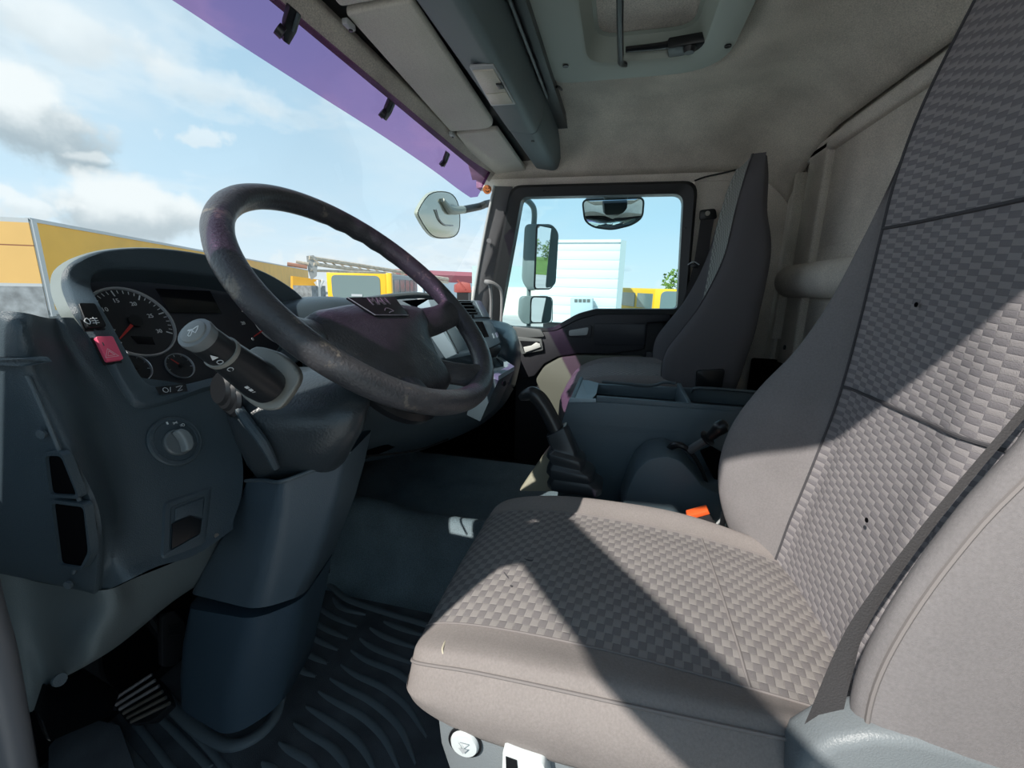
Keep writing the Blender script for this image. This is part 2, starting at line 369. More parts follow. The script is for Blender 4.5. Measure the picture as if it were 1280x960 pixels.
def grid_obj(name, G, m, parent=None, closed=False, thick=0.0, uv=False, u0=None, u1=None, **k):
    if u0 is not None: G = [r[u0:u1+1] for r in G]
    nr, nc = len(G), len(G[0]); vs = [p for r in G for p in r]; fs = []
    for i in range(nr-1):
        for j in range(nc if closed else nc-1):
            a = i*nc+j; b = i*nc+(j+1) % nc; fs.append([a, b, b+nc, a+nc])
    uvs = None
    if uv:
        mid = nr//2; us = [0.0]
        for j in range(1, nc): us.append(us[-1]+(G[mid][j]-G[mid][j-1]).length)
        vv = [0.0]; mc = nc//2
        for i in range(1, nr): vv.append(vv[-1]+(G[i][mc]-G[i-1][mc]).length)
        uvs = [(us[j], vv[i]) for i in range(nr) for j in range(nc)]
    o = mesh(name, vs, fs, m, parent, uvs=uvs, fixn=k.pop('fixn', True), **k)
    if thick:
        md = o.modifiers.new('thick', 'SOLIDIFY'); md.thickness = thick; md.offset = -1
    return o
def disc_g(c, n, r, h, seg=32, r2=None):
    n = V(n).normalized(); u = n.orthogonal().normalized(); w = n.cross(u); r2 = r if r2 is None else r2
    a = [V(c)+r*(u*math.cos(2*PI*k/seg)+w*math.sin(2*PI*k/seg)) for k in range(seg)]
    b = [V(c)+n*h+r2*(u*math.cos(2*PI*k/seg)+w*math.sin(2*PI*k/seg)) for k in range(seg)]
    return loft_g([a, b])
def disc(name, c, n, r, h, m, parent=None, **k):
    kk = {x: k.pop(x) for x in ('seg', 'r2') if x in k}; v, f = disc_g(c, n, r, h, **kk); return mesh(name, v, f, m, parent, **k)
def lathe_g(c, n, prof, seg=36, caps=True):
    n = V(n).normalized(); u = n.orthogonal().normalized(); w = n.cross(u)
    return loft_g([[V(c)+n*h+max(r, 1e-4)*(u*math.cos(2*PI*k/seg)+w*math.sin(2*PI*k/seg)) for k in range(seg)] for r, h in prof], caps, caps)
def lathe(name, c, n, prof, m, parent=None, seg=36, caps=True, **k):
    v, f = lathe_g(c, n, prof, seg, caps); return mesh(name, v, f, m, parent, **k)
def text(name, s, o, u, v, size, m, parent=None, depth=0.0004, align='CENTER'):
    cu = bpy.data.curves.new(name, 'FONT'); cu.body = s; cu.size = size; cu.align_x = align; cu.align_y = 'CENTER'; cu.extrude = depth; cu.resolution_u = 3
    t = bpy.data.objects.new(name, cu); COL.objects.link(t)
    bpy.context.view_layer.update()
    me = bpy.data.meshes.new_from_object(t.evaluated_get(bpy.context.evaluated_depsgraph_get()))
    bpy.data.objects.remove(t); u = V(u).normalized(); v = V(v).normalized(); w = u.cross(v)
    for q in me.vertices: q.co = V(o)+u*q.co.x+v*q.co.y+w*q.co.z
    me.materials.clear()
    return link(name, me, parent, m, smooth=False)
def ellipse(c, a, b, n=24):
    c, a, b = V(c), V(a), V(b); return [c+a*math.cos(2*PI*k/n)+b*math.sin(2*PI*k/n) for k in range(n)]
# ================================================================ SETTING: ground and cab shell
GZ = -1.45
vs, fs = prism_g([V((-150, -300, GZ-.3)), V((500, -300, GZ-.3)), V((500, 400, GZ-.3)), V((-150, 400, GZ-.3))], (0, 0, .3))
ASPH = mat('yard_asphalt', (0.52, 0.51, 0.48), 0.9, mottle=0.15, mscale=0.4)
GRASS = mat('verge_grass', (0.14, 0.24, 0.04), 0.95, mottle=0.4, mscale=0.8)
struct(mesh('ground', vs, fs, ASPH))
verge = mesh('verge', *prism_g([V((-100, -300, GZ)), V((500, -300, GZ)), V((500, -110, GZ)), V((18, -52, GZ)), V((-100, -60, GZ))], (0, 0, .12)), GRASS); struct(verge)

# floor
struct(box('floor', (1.1, .25, -.03), (2.3, 2.0, .06), mat('floor_pan', (0.02, 0.022, 0.025), .8)))
# engine tunnel (covered hump between the seats)
def tunnel():
    rows = []
    ys = [1.02, .93, .84, .74, .62, .50, .38, .25, .0, -.3, -.6]
    for y in ys:
        lift = 0.035*math.exp(-((y-.80)/.10)**2)
        xl = 0.0
        s = [V((.93+xl, y, .0)), V((1.0, y, .012)), V((1.045, y, .05)), V((1.075, y, .13)), V((1.10, y, .19+lift)), V((1.145, y, .225+lift)), V((1.19, y, .215+lift*.8)), V((1.25, y, .175)), V((1.40, y, .165)), V((1.60, y, .168)), V((1.70, y, .185)), V((1.745, y, .17)), V((1.78, y, .08)), V((1.79, y, .0))]
        if y > .9:
            for q in s: q.z += .03
        rows.append(s)
    G = grid_pts(rows, 4, 4)
    return G
o = grid_obj('engine_tunnel', tunnel(), TUNM, sharp=60); o['kind'] = 'structure'
# right wall below and around the passenger door, with header above the door
XD = 2.20
wall_mat = HEADL
hdr = [P(600, 232, X=XD), P(640, 229, X=XD), P(870, 226, X=XD), P(880, 240, X=XD)]
def wallpiece(pts, t=.04): return prism_g(pts, (t, 0, 0))
wy0, wy1 = -.30, .66
parts = [wallpiece([V((XD-.03, -.70, 1.405)), V((XD-.03, .72, 1.405)), V((XD-.03, .72, 1.64)), V((XD-.03, -.70, 1.64))], .08),
         wallpiece([V((XD-.03, -.70, 0)), V((XD-.03, -.285, 0)), V((XD-.03, -.285, 1.404)), V((XD-.03, -.70, 1.404))], .08)]
w = merged('wall_right', parts, WALLF); struct(w)
# small button screw on the header
disc('trim_button', P(800, 215, X=XD-.03), (-1, 0, 0), .008, .003, HEADL, w)
# left side of the cab around the open driver's door: header, pillar behind
parts = [prism_g([V((-.07, -.70, 1.585)), V((-.07, .62, 1.585)), V((-.07, .62, 1.66)), V((-.07, -.70, 1.66))], (.05, 0, 0)),
         prism_g([V((-.07, -.70, 0)), V((-.07, -.48, 0)), V((-.07, -.48, 1.4)), V((-.07, -.70, 1.4))], (.05, 0, 0)),
         prism_g([V((-.07, .665, -.3)), V((-.07, 1.1, -.3)), V((-.07, 1.1, .86)), V((-.07, .69, .86))], (.05, 0, 0))]
struct(merged('wall_left', parts, WALLF))
# driver's windscreen pillar
# lower side wall in front of the door openings
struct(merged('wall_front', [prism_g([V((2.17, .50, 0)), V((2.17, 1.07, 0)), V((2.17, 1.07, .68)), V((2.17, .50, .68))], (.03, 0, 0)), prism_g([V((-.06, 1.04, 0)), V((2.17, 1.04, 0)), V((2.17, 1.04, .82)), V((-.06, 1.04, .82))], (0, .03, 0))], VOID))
# the driver's door stands open: its upper frame lies between the sun and the seat cushion
PHI = math.radians(53); dh = V((-math.sin(PHI), -math.cos(PHI), 0)); dn_ = V((math.cos(PHI), -math.sin(PHI), 0)); H0 = V((-.075, .66, 0))
d2 = thing('door_2', 'x', 'x', H0); del d2['label']; del d2['category']; struct(d2)
def dq(r, z): return H0+dh*r+V((0, 0, z))
o_d = [dq(0, -.35), dq(1.0, -.35), dq(1.0, 1.33), dq(.93, 1.42), dq(.08, 1.42), dq(0, 1.30)]
i_d = [dq(.09, .80), dq(.90, .80), dq(.90, 1.25), dq(.86, 1.325), dq(.14, 1.325), dq(.09, 1.25)]
loft('door_frame', [[p+dn_*.03 for p in o_d], [p+dn_*.03 for p in i_d], [p-dn_*.03 for p in i_d], [p-dn_*.03 for p in o_d], [p+dn_*.03 for p in o_d]], mat('door_trim', (0.030, 0.030, 0.036), .5), d2, cap0=False, cap1=False, smooth=False)
o = prism('trim_1', [V((-.07, .80, .80)), V((-.07, .92, .80)), V((-.07, .69, 1.42)), V((-.07, .59, 1.42))], (.06, 0, 0), mat('pillar_trim', (0.24, 0.24, 0.25), .5, bump=.2, bscale=500)); struct(o)

# ---- ceiling: a shell that curves down into the side and rear walls
def ceil_z(x, y):
    z = 1.615
    d = (XD-.03) - x
    if d < .42: z -= .175*(1-d/.42)**2.2
    e = y-(-.66)
    if e < .22: z -= .13*(1-e/.22)**2
    z -= .012*math.exp(-((x-1.93)/.06)**2)
    return z
XH0, XH1, YH0, YH1 = .66, 1.57, -.235, .25          # the roof hatch hole
xs = [-.06, .15, .4, XH0, .9, 1.2, 1.4, XH1, 1.62, 1.68, 1.74, 1.80, 1.86, 1.90, 1.94, 1.98, 2.02, 2.06, 2.10, 2.14, XD-.03]
ys = [-.66, -.64, -.62, -.59, -.56, -.52, -.48, -.43, -.36, YH0, -.1, .1, YH1, .3, .36, .5, .62, .74]
vs = [V((x, y, ceil_z(x, y))) for x in xs for y in ys]; ny = len(ys)
fs = [[i*ny+j, i*ny+j+1, (i+1)*ny+j+1, (i+1)*ny+j] for i in range(len(xs)-1) for j in range(ny-1) if not (XH0-.001 <= xs[i] < XH1-.001 and YH0-.001 <= ys[j] < YH1-.001)]
c = mesh('ceiling', vs, fs, HEADL, sharp=80); struct(c)
md = c.modifiers.new('thick', 'SOLIDIFY'); md.thickness = .02; md.offset = 1
roof = box('roof_skin', ((XH0+XH1)/2+.0, .04, 1.72), (2.3, 1.5, .02), WALLF); struct(roof)
sc_ = tube('ceiling_clip', [P(693, 112, Z=1.60), P(697, 108, Z=1.585), P(702, 112, Z=1.6)], .004, BLACK, c, n=3)

# ---- rear wall
YW = -.66
bwz = 1.50
base = [prism_g([V((-.02, YW-.05, 0)), V((XD, YW-.05, 0)), V((XD, YW-.05, 1.66)), V((-.02, YW-.05, 1.66))], (0, .03, 0))]
wr = merged('wall_rear', base, WALLF); struct(wr)
def rear_piece(name, pts, t, bev=.012, m=WALLF, y=YW-.03):
    return prism(name, [V((q[0], y, q[1])) for q in pts], (0, t, 0), m, wr, bevel=bev, seg=3)
# frame pieces standing proud of the recessed panels (x, z measured on the wall plane)
def wp(px, py, y=-.63):
    q = P(px, py, Y=y); return (q.x, q.z)
rear_piece('upper_rail', [(0, 1.535), (2.17, 1.50), (2.17, 1.66), (0, 1.66)], .045, .012)
rear_piece('lower_rail', [(0, 1.445), (2.03, 1.42), (2.03, 1.468), (0, 1.49)], .035, .012)
rear_piece('corner_post', [(2.085, .3), (2.17, .3), (2.17, 1.50), (2.085, 1.50)], .03, .01)
rear_piece('panel_post', [(1.83, .45), (1.985, .45), (1.985, 1.46), (1.83, 1.46)], .035, .012)
rear_piece('recessed_panel', [(.3, 1.13), (1.82, 1.10), (1.82, 1.44), (.3, 1.46)], .012, .004)
# the padded ledge that runs across the wall
for nm, z0, z1, yy, rr in (('padded_ledge', 1.035, .985, YW+.005, .062),):
    tube(nm, [V((1.96, yy, z1)), V((1.2, yy, z1+.01)), V((.3, yy, z1+.03))], [rr, rr, rr], WALLF, wr, seg=20, n=4)
rear_piece('lower_panel', [(.3, .45), (1.80, .45), (1.80, .93), (.3, .93)], .018, .006)
rear_piece('cavity_shade', [(1.30, .2), (2.10, .2), (2.10, .655), (1.30, .70)], .10, .01, m=VOID)  # black block painted in for the dark cavity behind the passenger seat
disc('wall_plug', V((1.905, YW+.008, .73)), (0, 1, 0), .009, .004, BLACK, wr)
# narrow metal rail next to the corner post
rear_piece('light_strip', [(2.03, .75), (2.06, .75), (2.065, 1.40), (2.035, 1.40)], .05, .004)
# coat clips and the thin wire along the header
hk = thing('coat_hook', 'small dark clip on the headliner edge halfway along the rear wall', 'hook', V((1.95, -.60, 1.515)))
b0 = P(988, 152, Y=-.615)
disc('hook_plate', b0+V((0, -.01, 0)), (0, 1, .2), .016, .006, HEADL, hk, r2=.012)
tube('hook_arm', [b0, b0+V((0, .012, -.006)), b0+V((0, .018, -.02)), b0+V((0, .014, -.027))], .0035, BLACK, hk, n=3)
wirep = [P(868, 226, X=2.165), P(882, 221, X=2.16), P(905, 216, X=2.15), P(925, 211, X=2.14)]
tag(tube('thin_cable', wirep, .0035, BLACK, n=4), 'thin black cable along the side wall from window frame to passenger headrest', 'cable')

# ---------------------------------------------------------------- windscreen, sunstrip, pillar
def ws(x, s):
    # s = 0 at the header, 1 at the base; the glass curves back near both ends
    y = .62+.36*s; z = 1.425-.60*s
    e = max(0, abs(x-1.08)-.55)/.52
    return V((x, y-.06*e*e, z))
rows = [[ws(-.03+2.17*i/16, s) for i in range(17)] for s in (0, .25, .5, .75, 1)]
wg = grid_obj('window_1', rows, GLASS); struct(wg)
# sunstrip stuck to the inside of the glass: its lower edge is the line seen in the photo
def on_ws(px, py, off=0.006):
    r = ray(px, py); best = None
    for k in range(2000):
        t = 0.0004*(k+500)/1.0
        p = CAM+r*(t/1.0/ 100)
        s = (1.425-p.z)/.60
        q = ws(p.x, s)
        if p.y >= q.y-off: return p
    return p
def on_ws(px, py, off=0.004):
    r = ray(px, py); lo, hi = .0, .0
    t = 0.0005
    while t < .02:
        p = CAM+r*t
        if p.y >= ws(p.x, (1.425-p.z)/.60).y-off:
            lo, hi = t-.00002, t
            break
        t += .00002
    for _ in range(20):
        m_ = (lo+hi)/2; p = CAM+r*m_
        if p.y >= ws(p.x, (1.425-p.z)/.60).y-off: hi = m_
        else: lo = m_
    return CAM+r*hi
low = [on_ws(*q) for q in ((120, -58), (215, 0), (300, 56), (400, 120), (480, 171), (540, 212), (572, 236), (588, 247))]
low = [V((-.02, low[0].y, low[0].z))]+low
low = spline(low, 4)
end = [on_ws(*q) for q in ((597, 246), (601, 238), (603, 228))]
st = low+end
top = [ws(p.x, 0.0)-V((0, .004, 0)) for p in st]
sv = st+top; n_ = len(st)
tag(mesh('sun_strip', sv, [[i, i+1, n_+i+1, n_+i] for i in range(n_-1)], PURP), 'translucent purple sun strip across the top of the windscreen', 'sun strip')
# strip brackets (three in view, one more towards the driver's side)
def bracket(px, py, tx, ty, label, base=None):
    a = on_ws(px, py, .012); b = on_ws(tx, ty, .03)
    t = thing('strip_bracket', label, 'bracket', a, 'brackets that hold the purple sun strip')
    d = (b-a).normalized(); w = V((1, 0, 0)); nn = d.cross(w).normalized()
    L = (b-a).length; hw = .015
    pts = [a+w*(-hw*.5)-d*.004, a+w*(hw*.5)-d*.004, a+w*hw+d*L*.45, b+w*hw, b-w*hw, a-w*hw+d*L*.45]
    prism('arm', pts, nn*.010, BLACK, t, bevel=.002)
    disc('screw_knob', a-w*.016+d*.008-nn*.004, nn+w*-.8, .011, .012, BLACK, t)
    prism('slot_rib', [a+w*.002+d*L*.4, a+w*.006+d*L*.4, b+w*.006, b+w*.002], -nn*.002, PLAST2, t)
    return t
bracket(359, 52, 370, 14, 'black bracket on the purple sun strip, nearest of three to the driver')
bracket(482, 149, 491, 128, 'black bracket on the purple sun strip, middle one of three')
bracket(555, 208, 561, 192, 'black bracket on the purple sun strip, farthest of three beside the passenger pillar')

# passenger windscreen pillar with its trim
PIL = mat('pillar_trim', (0.24, 0.24, 0.25), .5)
a0 = [P(619, 232, X=2.11), P(642, 233, X=2.17), P(628, 290, X=2.17), P(622, 345, X=2.18), P(618, 412, X=2.18), P(590, 412, X=2.08), P(593, 372, X=2.08), P(600, 330, X=2.09), P(609, 280, X=2.10)]
pl = prism('trim_2', a0, (.05, .03, 0), PIL, bevel=.006); struct(pl)
seal = tube('pillar_seal', [P(618, 232, X=2.105), P(607, 285, X=2.095), P(597, 340, X=2.085), P(590, 385, X=2.07)], .006, LGREY, pl, n=4)
disc('pillar_screw', P(611, 301, X=2.10), (-1, -.5, 0), .011, .005, PIL, pl)
# sticker with a face on the glass next to the pillar
stk = P(609, 237, X=2.07)
sn = (CAM-stk).normalized(); spl = Plane(stk, V((-1, -.35, 0)))
s_ = thing('round_sticker', 'small round orange sticker at the top corner of the windscreen', 'sticker', stk)
disc('sticker_disc', stk, spl.n, .020, .002, mat('sticker_orange', (.42, .13, .03), .6), s_)
tube('sticker_mouth', [spl.at(-.009, -.004, .003), spl.at(0, -.010, .003), spl.at(.009, -.004, .003)], .0012, BLACK, s_, n=4, seg=6)
for k in (-1, 1): disc('sticker_eye', spl.at(.006*k, .006, .002), spl.n, .0022, .001, BLACK, s_, seg=12)
# pull strap bar on the pillar
hs = thing('pillar_grab_bar', 'grey bent metal bar on the passenger windscreen pillar', 'handle', P(615, 400, X=2.10))
tube('bar', [P(606, 352, X=2.02), P(611, 353, X=2.02), P(618, 355, X=2.03), P(625, 361, X=2.05), P(627, 370, X=2.06), P(627, 385, X=2.06), P(626, 408, X=2.06)], [.010, .013, .009, .008, .007, .007, .007], mat('bar_grey', (.28, .28, .28), .35), hs, n=5)
tube('bar_foot', [P(612, 354, X=2.03), P(614, 375, X=2.06), P(613, 405, X=2.08)], .008, mat('bar_grey', (.28, .28, .28), .35), hs, n=4)

# ---------------------------------------------------------------- overhead console: beam, visor panels, lamp, hatch
bz = 1.47
def beam():
    # section in (y, z), runs across the cab
    sec = [(.425, 1.485), (.415, 1.468), (.335, 1.455), (.318, 1.462), (.300, 1.50), (.292, 1.60), (.42, 1.60)]
    return [[V((x, y, z)) for y, z in sec] for x in (-.04, 1.62)], [[V((x, y, z)) for y, z in sec] for x in (1.625, 2.13)]
s1, s2 = beam()
ob = thing('overhead_console', 'dark grey plastic console beam across the roof above the windscreen', 'console', V((1.1, .36, 1.47)))
loft('beam', s1, BEAM, ob, bevel=.008)
s3 = [[p+V((0, 0, .002)) for p in R] for R in s2]
ec = loft('end_cover', s3, BEAM, ob, bevel=.008)
disc('cover_screw', P(666, 176, Z=1.455), (0, 0, -1), .006, .003, BLACK, ec)
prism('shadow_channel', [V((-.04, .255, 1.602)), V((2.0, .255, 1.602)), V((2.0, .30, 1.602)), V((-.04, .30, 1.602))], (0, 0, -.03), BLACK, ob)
tube('channel_rail', [V((-.04, .285, 1.56)), V((1.6, .285, 1.56))], .006, BLACK, ob, n=1, seg=6)
# windscreen header panel (grey cloth strip in front of the visors)
hp = [V((-.04, .60, 1.455)), V((2.12, .615, 1.455)), V((2.12, .665, 1.43)), V((-.04, .645, 1.43))]
hz = prism('header_trim', [V((-.05, .60, 1.47)), V((2.14, .61, 1.465)), V((2.14, .645, 1.418)), V((-.05, .628, 1.422))], (0, .03, .05), HEADL, bevel=.008); hz.name = 'trim_3'; struct(hz)
bk = prism('trim_4', [V((-.05, .42, 1.50)), V((2.14, .42, 1.50)), V((2.14, .62, 1.49)), V((-.05, .62, 1.49))], (0, 0, .10), BLACK); struct(bk)
def visor(label, pix, cuts=.02):
    pts = [P(x, y, Z=z) for x, y, z in pix]
    t = thing('sun_visor', label, 'sun visor', sum(pts, V())/len(pts))
    prism('visor_panel', roundpoly(pts, [.012, .012, .07, .012], 6), (0, 0, .018), VISOR, t, bevel=.006, seg=3)
    return t, pts
v1, q1 = visor('long grey cloth sun visor panel folded up beside the roof lamp', [(431, 18, 1.455), (563, 165, 1.455), (621, 161, 1.468), (514, 2, 1.468)])
v2, q2 = visor('short grey cloth sun visor panel at the passenger end of the windscreen', [(570, 168, 1.455), (616, 229, 1.455), (669, 229, 1.468), (622, 163, 1.468)])
v3, q3 = visor('grey cloth sun visor panel at the top edge of the view, nearest the driver', [(395, -30, 1.455), (425, 10, 1.455), (508, -5, 1.468), (485, -40, 1.468)])
def clip(px, py, t):
    c0 = P(px, py, Z=1.45)
    o = box('hinge_clip', c0, (.03, .014, .012), LGREY, t, bevel=.003)
    return disc('clip_pin', c0+V((.006, 0, -.006)), (0, 0, -1), .004, .003, BLACK, t, seg=12)
clip(436, 31, v1); clip(565, 168, v2)
# roof lamp
lp = [P(586, 80, Z=1.459), P(614, 130, Z=1.459), P(645, 128, Z=1.459), P(617, 78, Z=1.459)]
lt = thing('roof_lamp', 'rectangular interior roof lamp with clear ribbed lens set in the console', 'lamp', sum(lp, V())/4)
prism('lamp_frame', roundpoly(lp, .006), (0, 0, -.006), LGREY, lt, bevel=.002)
cc = sum(lp, V())/4
for k, s in ((0, 'a'), (1, 'b')):
    pts = [cc+(q-cc)*.86 for q in lp]
    f0, f1 = (0, .62) if k == 0 else (.64, 1)
    a_, b_, c_, d_ = pts
    pp = [a_+(b_-a_)*f0, a_+(b_-a_)*f1, d_+(c_-d_)*f1, d_+(c_-d_)*f0]
    prism('lamp_lens', [p+V((0, 0, -.006)) for p in pp], (0, 0, -.003), CLEAR, lt, bevel=.001)
box('lamp_switch', P(625, 107, Z=1.45), (.03, .016, .006), BLACK, lt, bevel=.002)
# roof hatch
ht = thing('roof_hatch', 'roof hatch with moulded green-grey frame and dark handle bar', 'hatch', V((1.1, 0, 1.60)))
def rect_ring(x0, x1, y0, y1, z, r): return roundpoly([V((x0, y0, z)), V((x1, y0, z)), V((x1, y1, z)), V((x0, y1, z))], r, 6)
outer = roundpoly([V((.50, -.255, 1.596)), V((1.60, -.255, 1.596)), V((1.60, .262, 1.596)), V((.50, .262, 1.596))], [.16, .16, .01, .01], 8)
def oring(dx, dz, r): return roundpoly([V((.50+dx, -.255+dx, 1.596+dz)), V((1.60-dx, -.255+dx, 1.596+dz)), V((1.60-dx, .262-dx, 1.596+dz)), V((.50+dx, .262-dx, 1.596+dz))], [r*1.0, r*1.0, r*.3+.01, r*.3+.01], 8)
def iring(x0, x1, y0, y1, z, r): return roundpoly([V((x0, y0, z)), V((x1, y0, z)), V((x1, y1, z)), V((x0, y1, z))], r, 8)
R = [oring(0, .012, .16), oring(.002, .0, .16), iring(.60, 1.513, -.185, .155, 1.596, .08), iring(.61, 1.503, -.175, .145, 1.602, .08), iring(.63, 1.485, -.155, .125, 1.66, .07), iring(.64, 1.475, -.145, .115, 1.665, .06)]
loft('hatch_frame', R, HATCHF, ht, cap0=False, cap1=False)
prism('hatch_lid', iring(.62, 1.49, -.165, .135, 1.668, .06), (0, 0, .02), WALLF, ht)
for px, py in ((707, 82), (910, 57)): disc('frame_screw', P(px, py, Z=1.595), (0, 0, -1), .009, .003, BLACK, ht, seg=16)
hb = [P(774, -60, Z=1.585), P(775, -20, Z=1.58), P(775, 30, Z=1.58), P(776, 68, Z=1.58), P(777, 79, Z=1.59), P(790, 80, Z=1.62)]
tube('handle_bar', hb, .0085, BLACK, ht, n=5)
tube('latch_arm', [P(782, 62, Z=1.62), P(830, 57, Z=1.62), P(862, 50, Z=1.62)], [.010, .012, .016], BLACK, ht, n=4, flat=.7)
prism('latch_housing', [P(835, 46, Z=1.63), P(885, 37, Z=1.63), P(890, 45, Z=1.63), P(880, 58, Z=1.63), P(855, 66, Z=1.63), P(836, 62, Z=1.63)], (0, 0, -.028), BLACK, ht, bevel=.006)
tube('gas_strut', [P(700, 68, Z=1.655), P(830, 60, Z=1.64)], .004, BLACK, ht, n=1)
disc('latch_knob', P(862, 60, Z=1.60), (0, 0, -1), .018, .012, BLACK, ht, r2=.013)

# ---------------------------------------------------------------- passenger door
D = Plane((XD-.04, 0, 0), (-1, 0, 0))
def dp(px, py, h=0.0): return P(px, py, X=XD-.04-h)
dt = thing('door_1', 'passenger door', 'door', V((XD, .2, .3)))
del dt['label']; del dt['category']; struct(dt)
DOORM = mat('door_trim', (0.030, 0.030, 0.036), .5, bump=.3, bscale=500)
# window opening (inner contour) and frame (outer contour), same corner count
inn = [dp(653, 247), dp(854, 243), dp(846, 386), dp(745, 386), dp(722, 392), dp(690, 410), dp(640, 408), dp(624, 405)]
out_ = [dp(640, 233), dp(872, 227), dp(857, 394), dp(748, 394), dp(724, 400), dp(695, 414), dp(640, 414), dp(605, 414)]
N_ = 8
def seq(L): return [L[i] for i in range(8)]
inner = roundpoly(seq(inn), [.03, .045, .02, .01, .03, .03, .01, .01], 5); outer = roundpoly(seq(out_), [.05, .06, .02, .01, .03, .03, .01, .01], 5)
h_ = V((-1, 0, 0))
mid_o = [o_+(i_-o_)*.25 for o_, i_ in zip(outer, inner)]
R = [[p+h_*-.03 for p in outer], [p+h_*.022 for p in outer], [p+h_*.034 for p in mid_o], [p+h_*.018 for p in inner], [p+h_*-.045 for p in inner]]
loft('window_frame', R, mat('frame_rubber', (0.016, 0.018, 0.020), .45), dt, cap0=False, cap1=False)
prism('window_glass', [p+h_*-.035 for p in inner], (-.003, 0, 0), SGLASS, dt)
for px in (680, 747, 819): disc('frame_stud', dp(px, 239, .03), (-1, 0, 0), .004, .003, BLACK, dt, seg=10)
for px, py in ((856, 285), (850, 388)): disc('frame_stud', dp(px, py, .03), (-1, 0, 0), .004, .003, BLACK, dt, seg=10)
# door skin and layered trims
skin = [dp(590, 412), dp(695, 413), dp(722, 399), dp(745, 392), dp(862, 391), dp(864, 470), dp(866, 600), dp(600, 620)]
prism('door_skin', [p+V((.03, 0, 0)) for p in skin], (.03, 0, 0), DOORM, dt, bevel=.004)
arm = [dp(640, 425, .03), dp(668, 415, .03), dp(700, 411, .03), dp(722, 399, .03), dp(747, 391, .03), dp(838, 389, .03), dp(838, 402, .03), dp(810, 404, .03), dp(806, 437, .03), dp(760, 443, .03), dp(724, 442, .03), dp(697, 446, .03), dp(680, 455, .03), dp(668, 470, .03), dp(650, 475, .03)]
prism('upper_panel', arm, (.07, 0, 0), DOORM, dt, bevel=.008)
panel = [dp(743, 404, .036), dp(808, 405, .036), dp(806, 432, .036), dp(742, 431, .036)]
prism('panel_inset', roundpoly(panel, .01), (.01, 0, 0), mat('door_inset', (0.020, 0.021, 0.027), .45), dt, bevel=.003)
lp_ = [dp(706, 411, .04), dp(740, 406, .04), dp(739, 422, .04), dp(709, 421, .04)]
pr = prism('pull_recess', roundpoly(lp_, .012), (.012, 0, 0), DOORM, dt, bevel=.003)
lq = [dp(711, 413, .042), dp(736, 409, .042), dp(734, 419, .042), dp(711, 420, .042)]
prism('pull_cup', roundpoly(lq, .01), (.01, 0, 0), LGREY, pr, bevel=.002)
fp = [dp(640, 408, .045), dp(676, 412, .045), dp(681, 421, .045), dp(644, 423, .045)]
prism('light_cap', roundpoly(fp, .01), (.03, 0, 0), mat('cap_grey', (.14, .15, .15), .5), dt, bevel=.003)
hr = [dp(646, 421, .05), dp(677, 424, .05), dp(679, 438, .05), dp(652, 443, .05)]
hf = prism('handle_recess', roundpoly(hr, .008), (.02, 0, 0), mat('cap_grey', (.14, .15, .15), .5), dt, bevel=.003)
hq = [dp(650, 426, .053), dp(674, 427, .053), dp(675, 435, .053), dp(655, 440, .053)]
prism('recess_floor', hq, (.004, 0, 0), BLACK, hf)
prism('inside_handle', [dp(654, 434, .06), dp(664, 432, .06), dp(670, 428, .06), dp(675, 430, .06), dp(676, 434, .06), dp(656, 441, .06)], (.012, 0, 0), mat('pale_handle', (.62, .63, .60), .35), dt, bevel=.003)
pk = [dp(669, 475, .04), dp(680, 458, .04), dp(700, 447, .04), dp(726, 444, .04), dp(806, 446, .04), dp(806, 520, .04), dp(720, 560, .04), dp(690, 520, .04)]
prism('door_pocket', roundpoly(pk, .02), (.05, 0, 0), mat('pocket_grey', (.13, .135, .11), .6, bump=.2, bscale=500), dt, bevel=.008)
prism('door_edge_panel', [dp(808, 440, .03), dp(822, 440, .03), dp(822, 470, .03), dp(808, 470, .03)], (.03, 0, 0), DOORM, dt, bevel=.003)
# grab bar behind the passenger seat, at the rear edge of the door
tag(tube('grab_rail', [dp(832, 412, .05), dp(827, 420, .06), dp(825, 440, .06), dp(827, 468, .05)], .010, BLACK, n=5), 'black vertical grab rail at the rear edge of the passenger door', 'grab rail')
# passenger belt with its pillar guide
bt = thing('passenger_belt', 'black seat belt hanging from its guide on the pillar behind the passenger window', 'seat belt', dp(880, 272, .0))
disc('guide_bolt', dp(884, 267, .03), (-1, 0, 0), .010, .010, STEEL, bt)
prism('belt_guide', roundpoly([dp(874, 263, .02), dp(894, 261, .02), dp(896, 274, .02), dp(874, 276, .02)], .012), (-.014, 0, 0), BLACK, bt, bevel=.003)
wv = [dp(876, 273, .03), dp(872, 300, .045), dp(866, 335, .05), dp(856, 370, .05), dp(848, 395, .05)]
we = [dp(893, 272, .03), dp(888, 300, .045), dp(884, 335, .05), dp(868, 372, .05), dp(858, 400, .05)]
wa, wb = spline(wv, 4), spline(we, 4)
mesh('webbing', wa+wb, [[i, i+1, len(wa)+i+1, len(wa)+i] for i in range(len(wa)-1)], BELT, bt)
box('belt_clip', dp(868, 332, .062), (.008, .03, .018), BLACK, bt, bevel=.003)
tube('clip_wire', [dp(860, 331, .065), dp(867, 327, .07), dp(874, 331, .065)], .0025, PALE, bt, n=4)
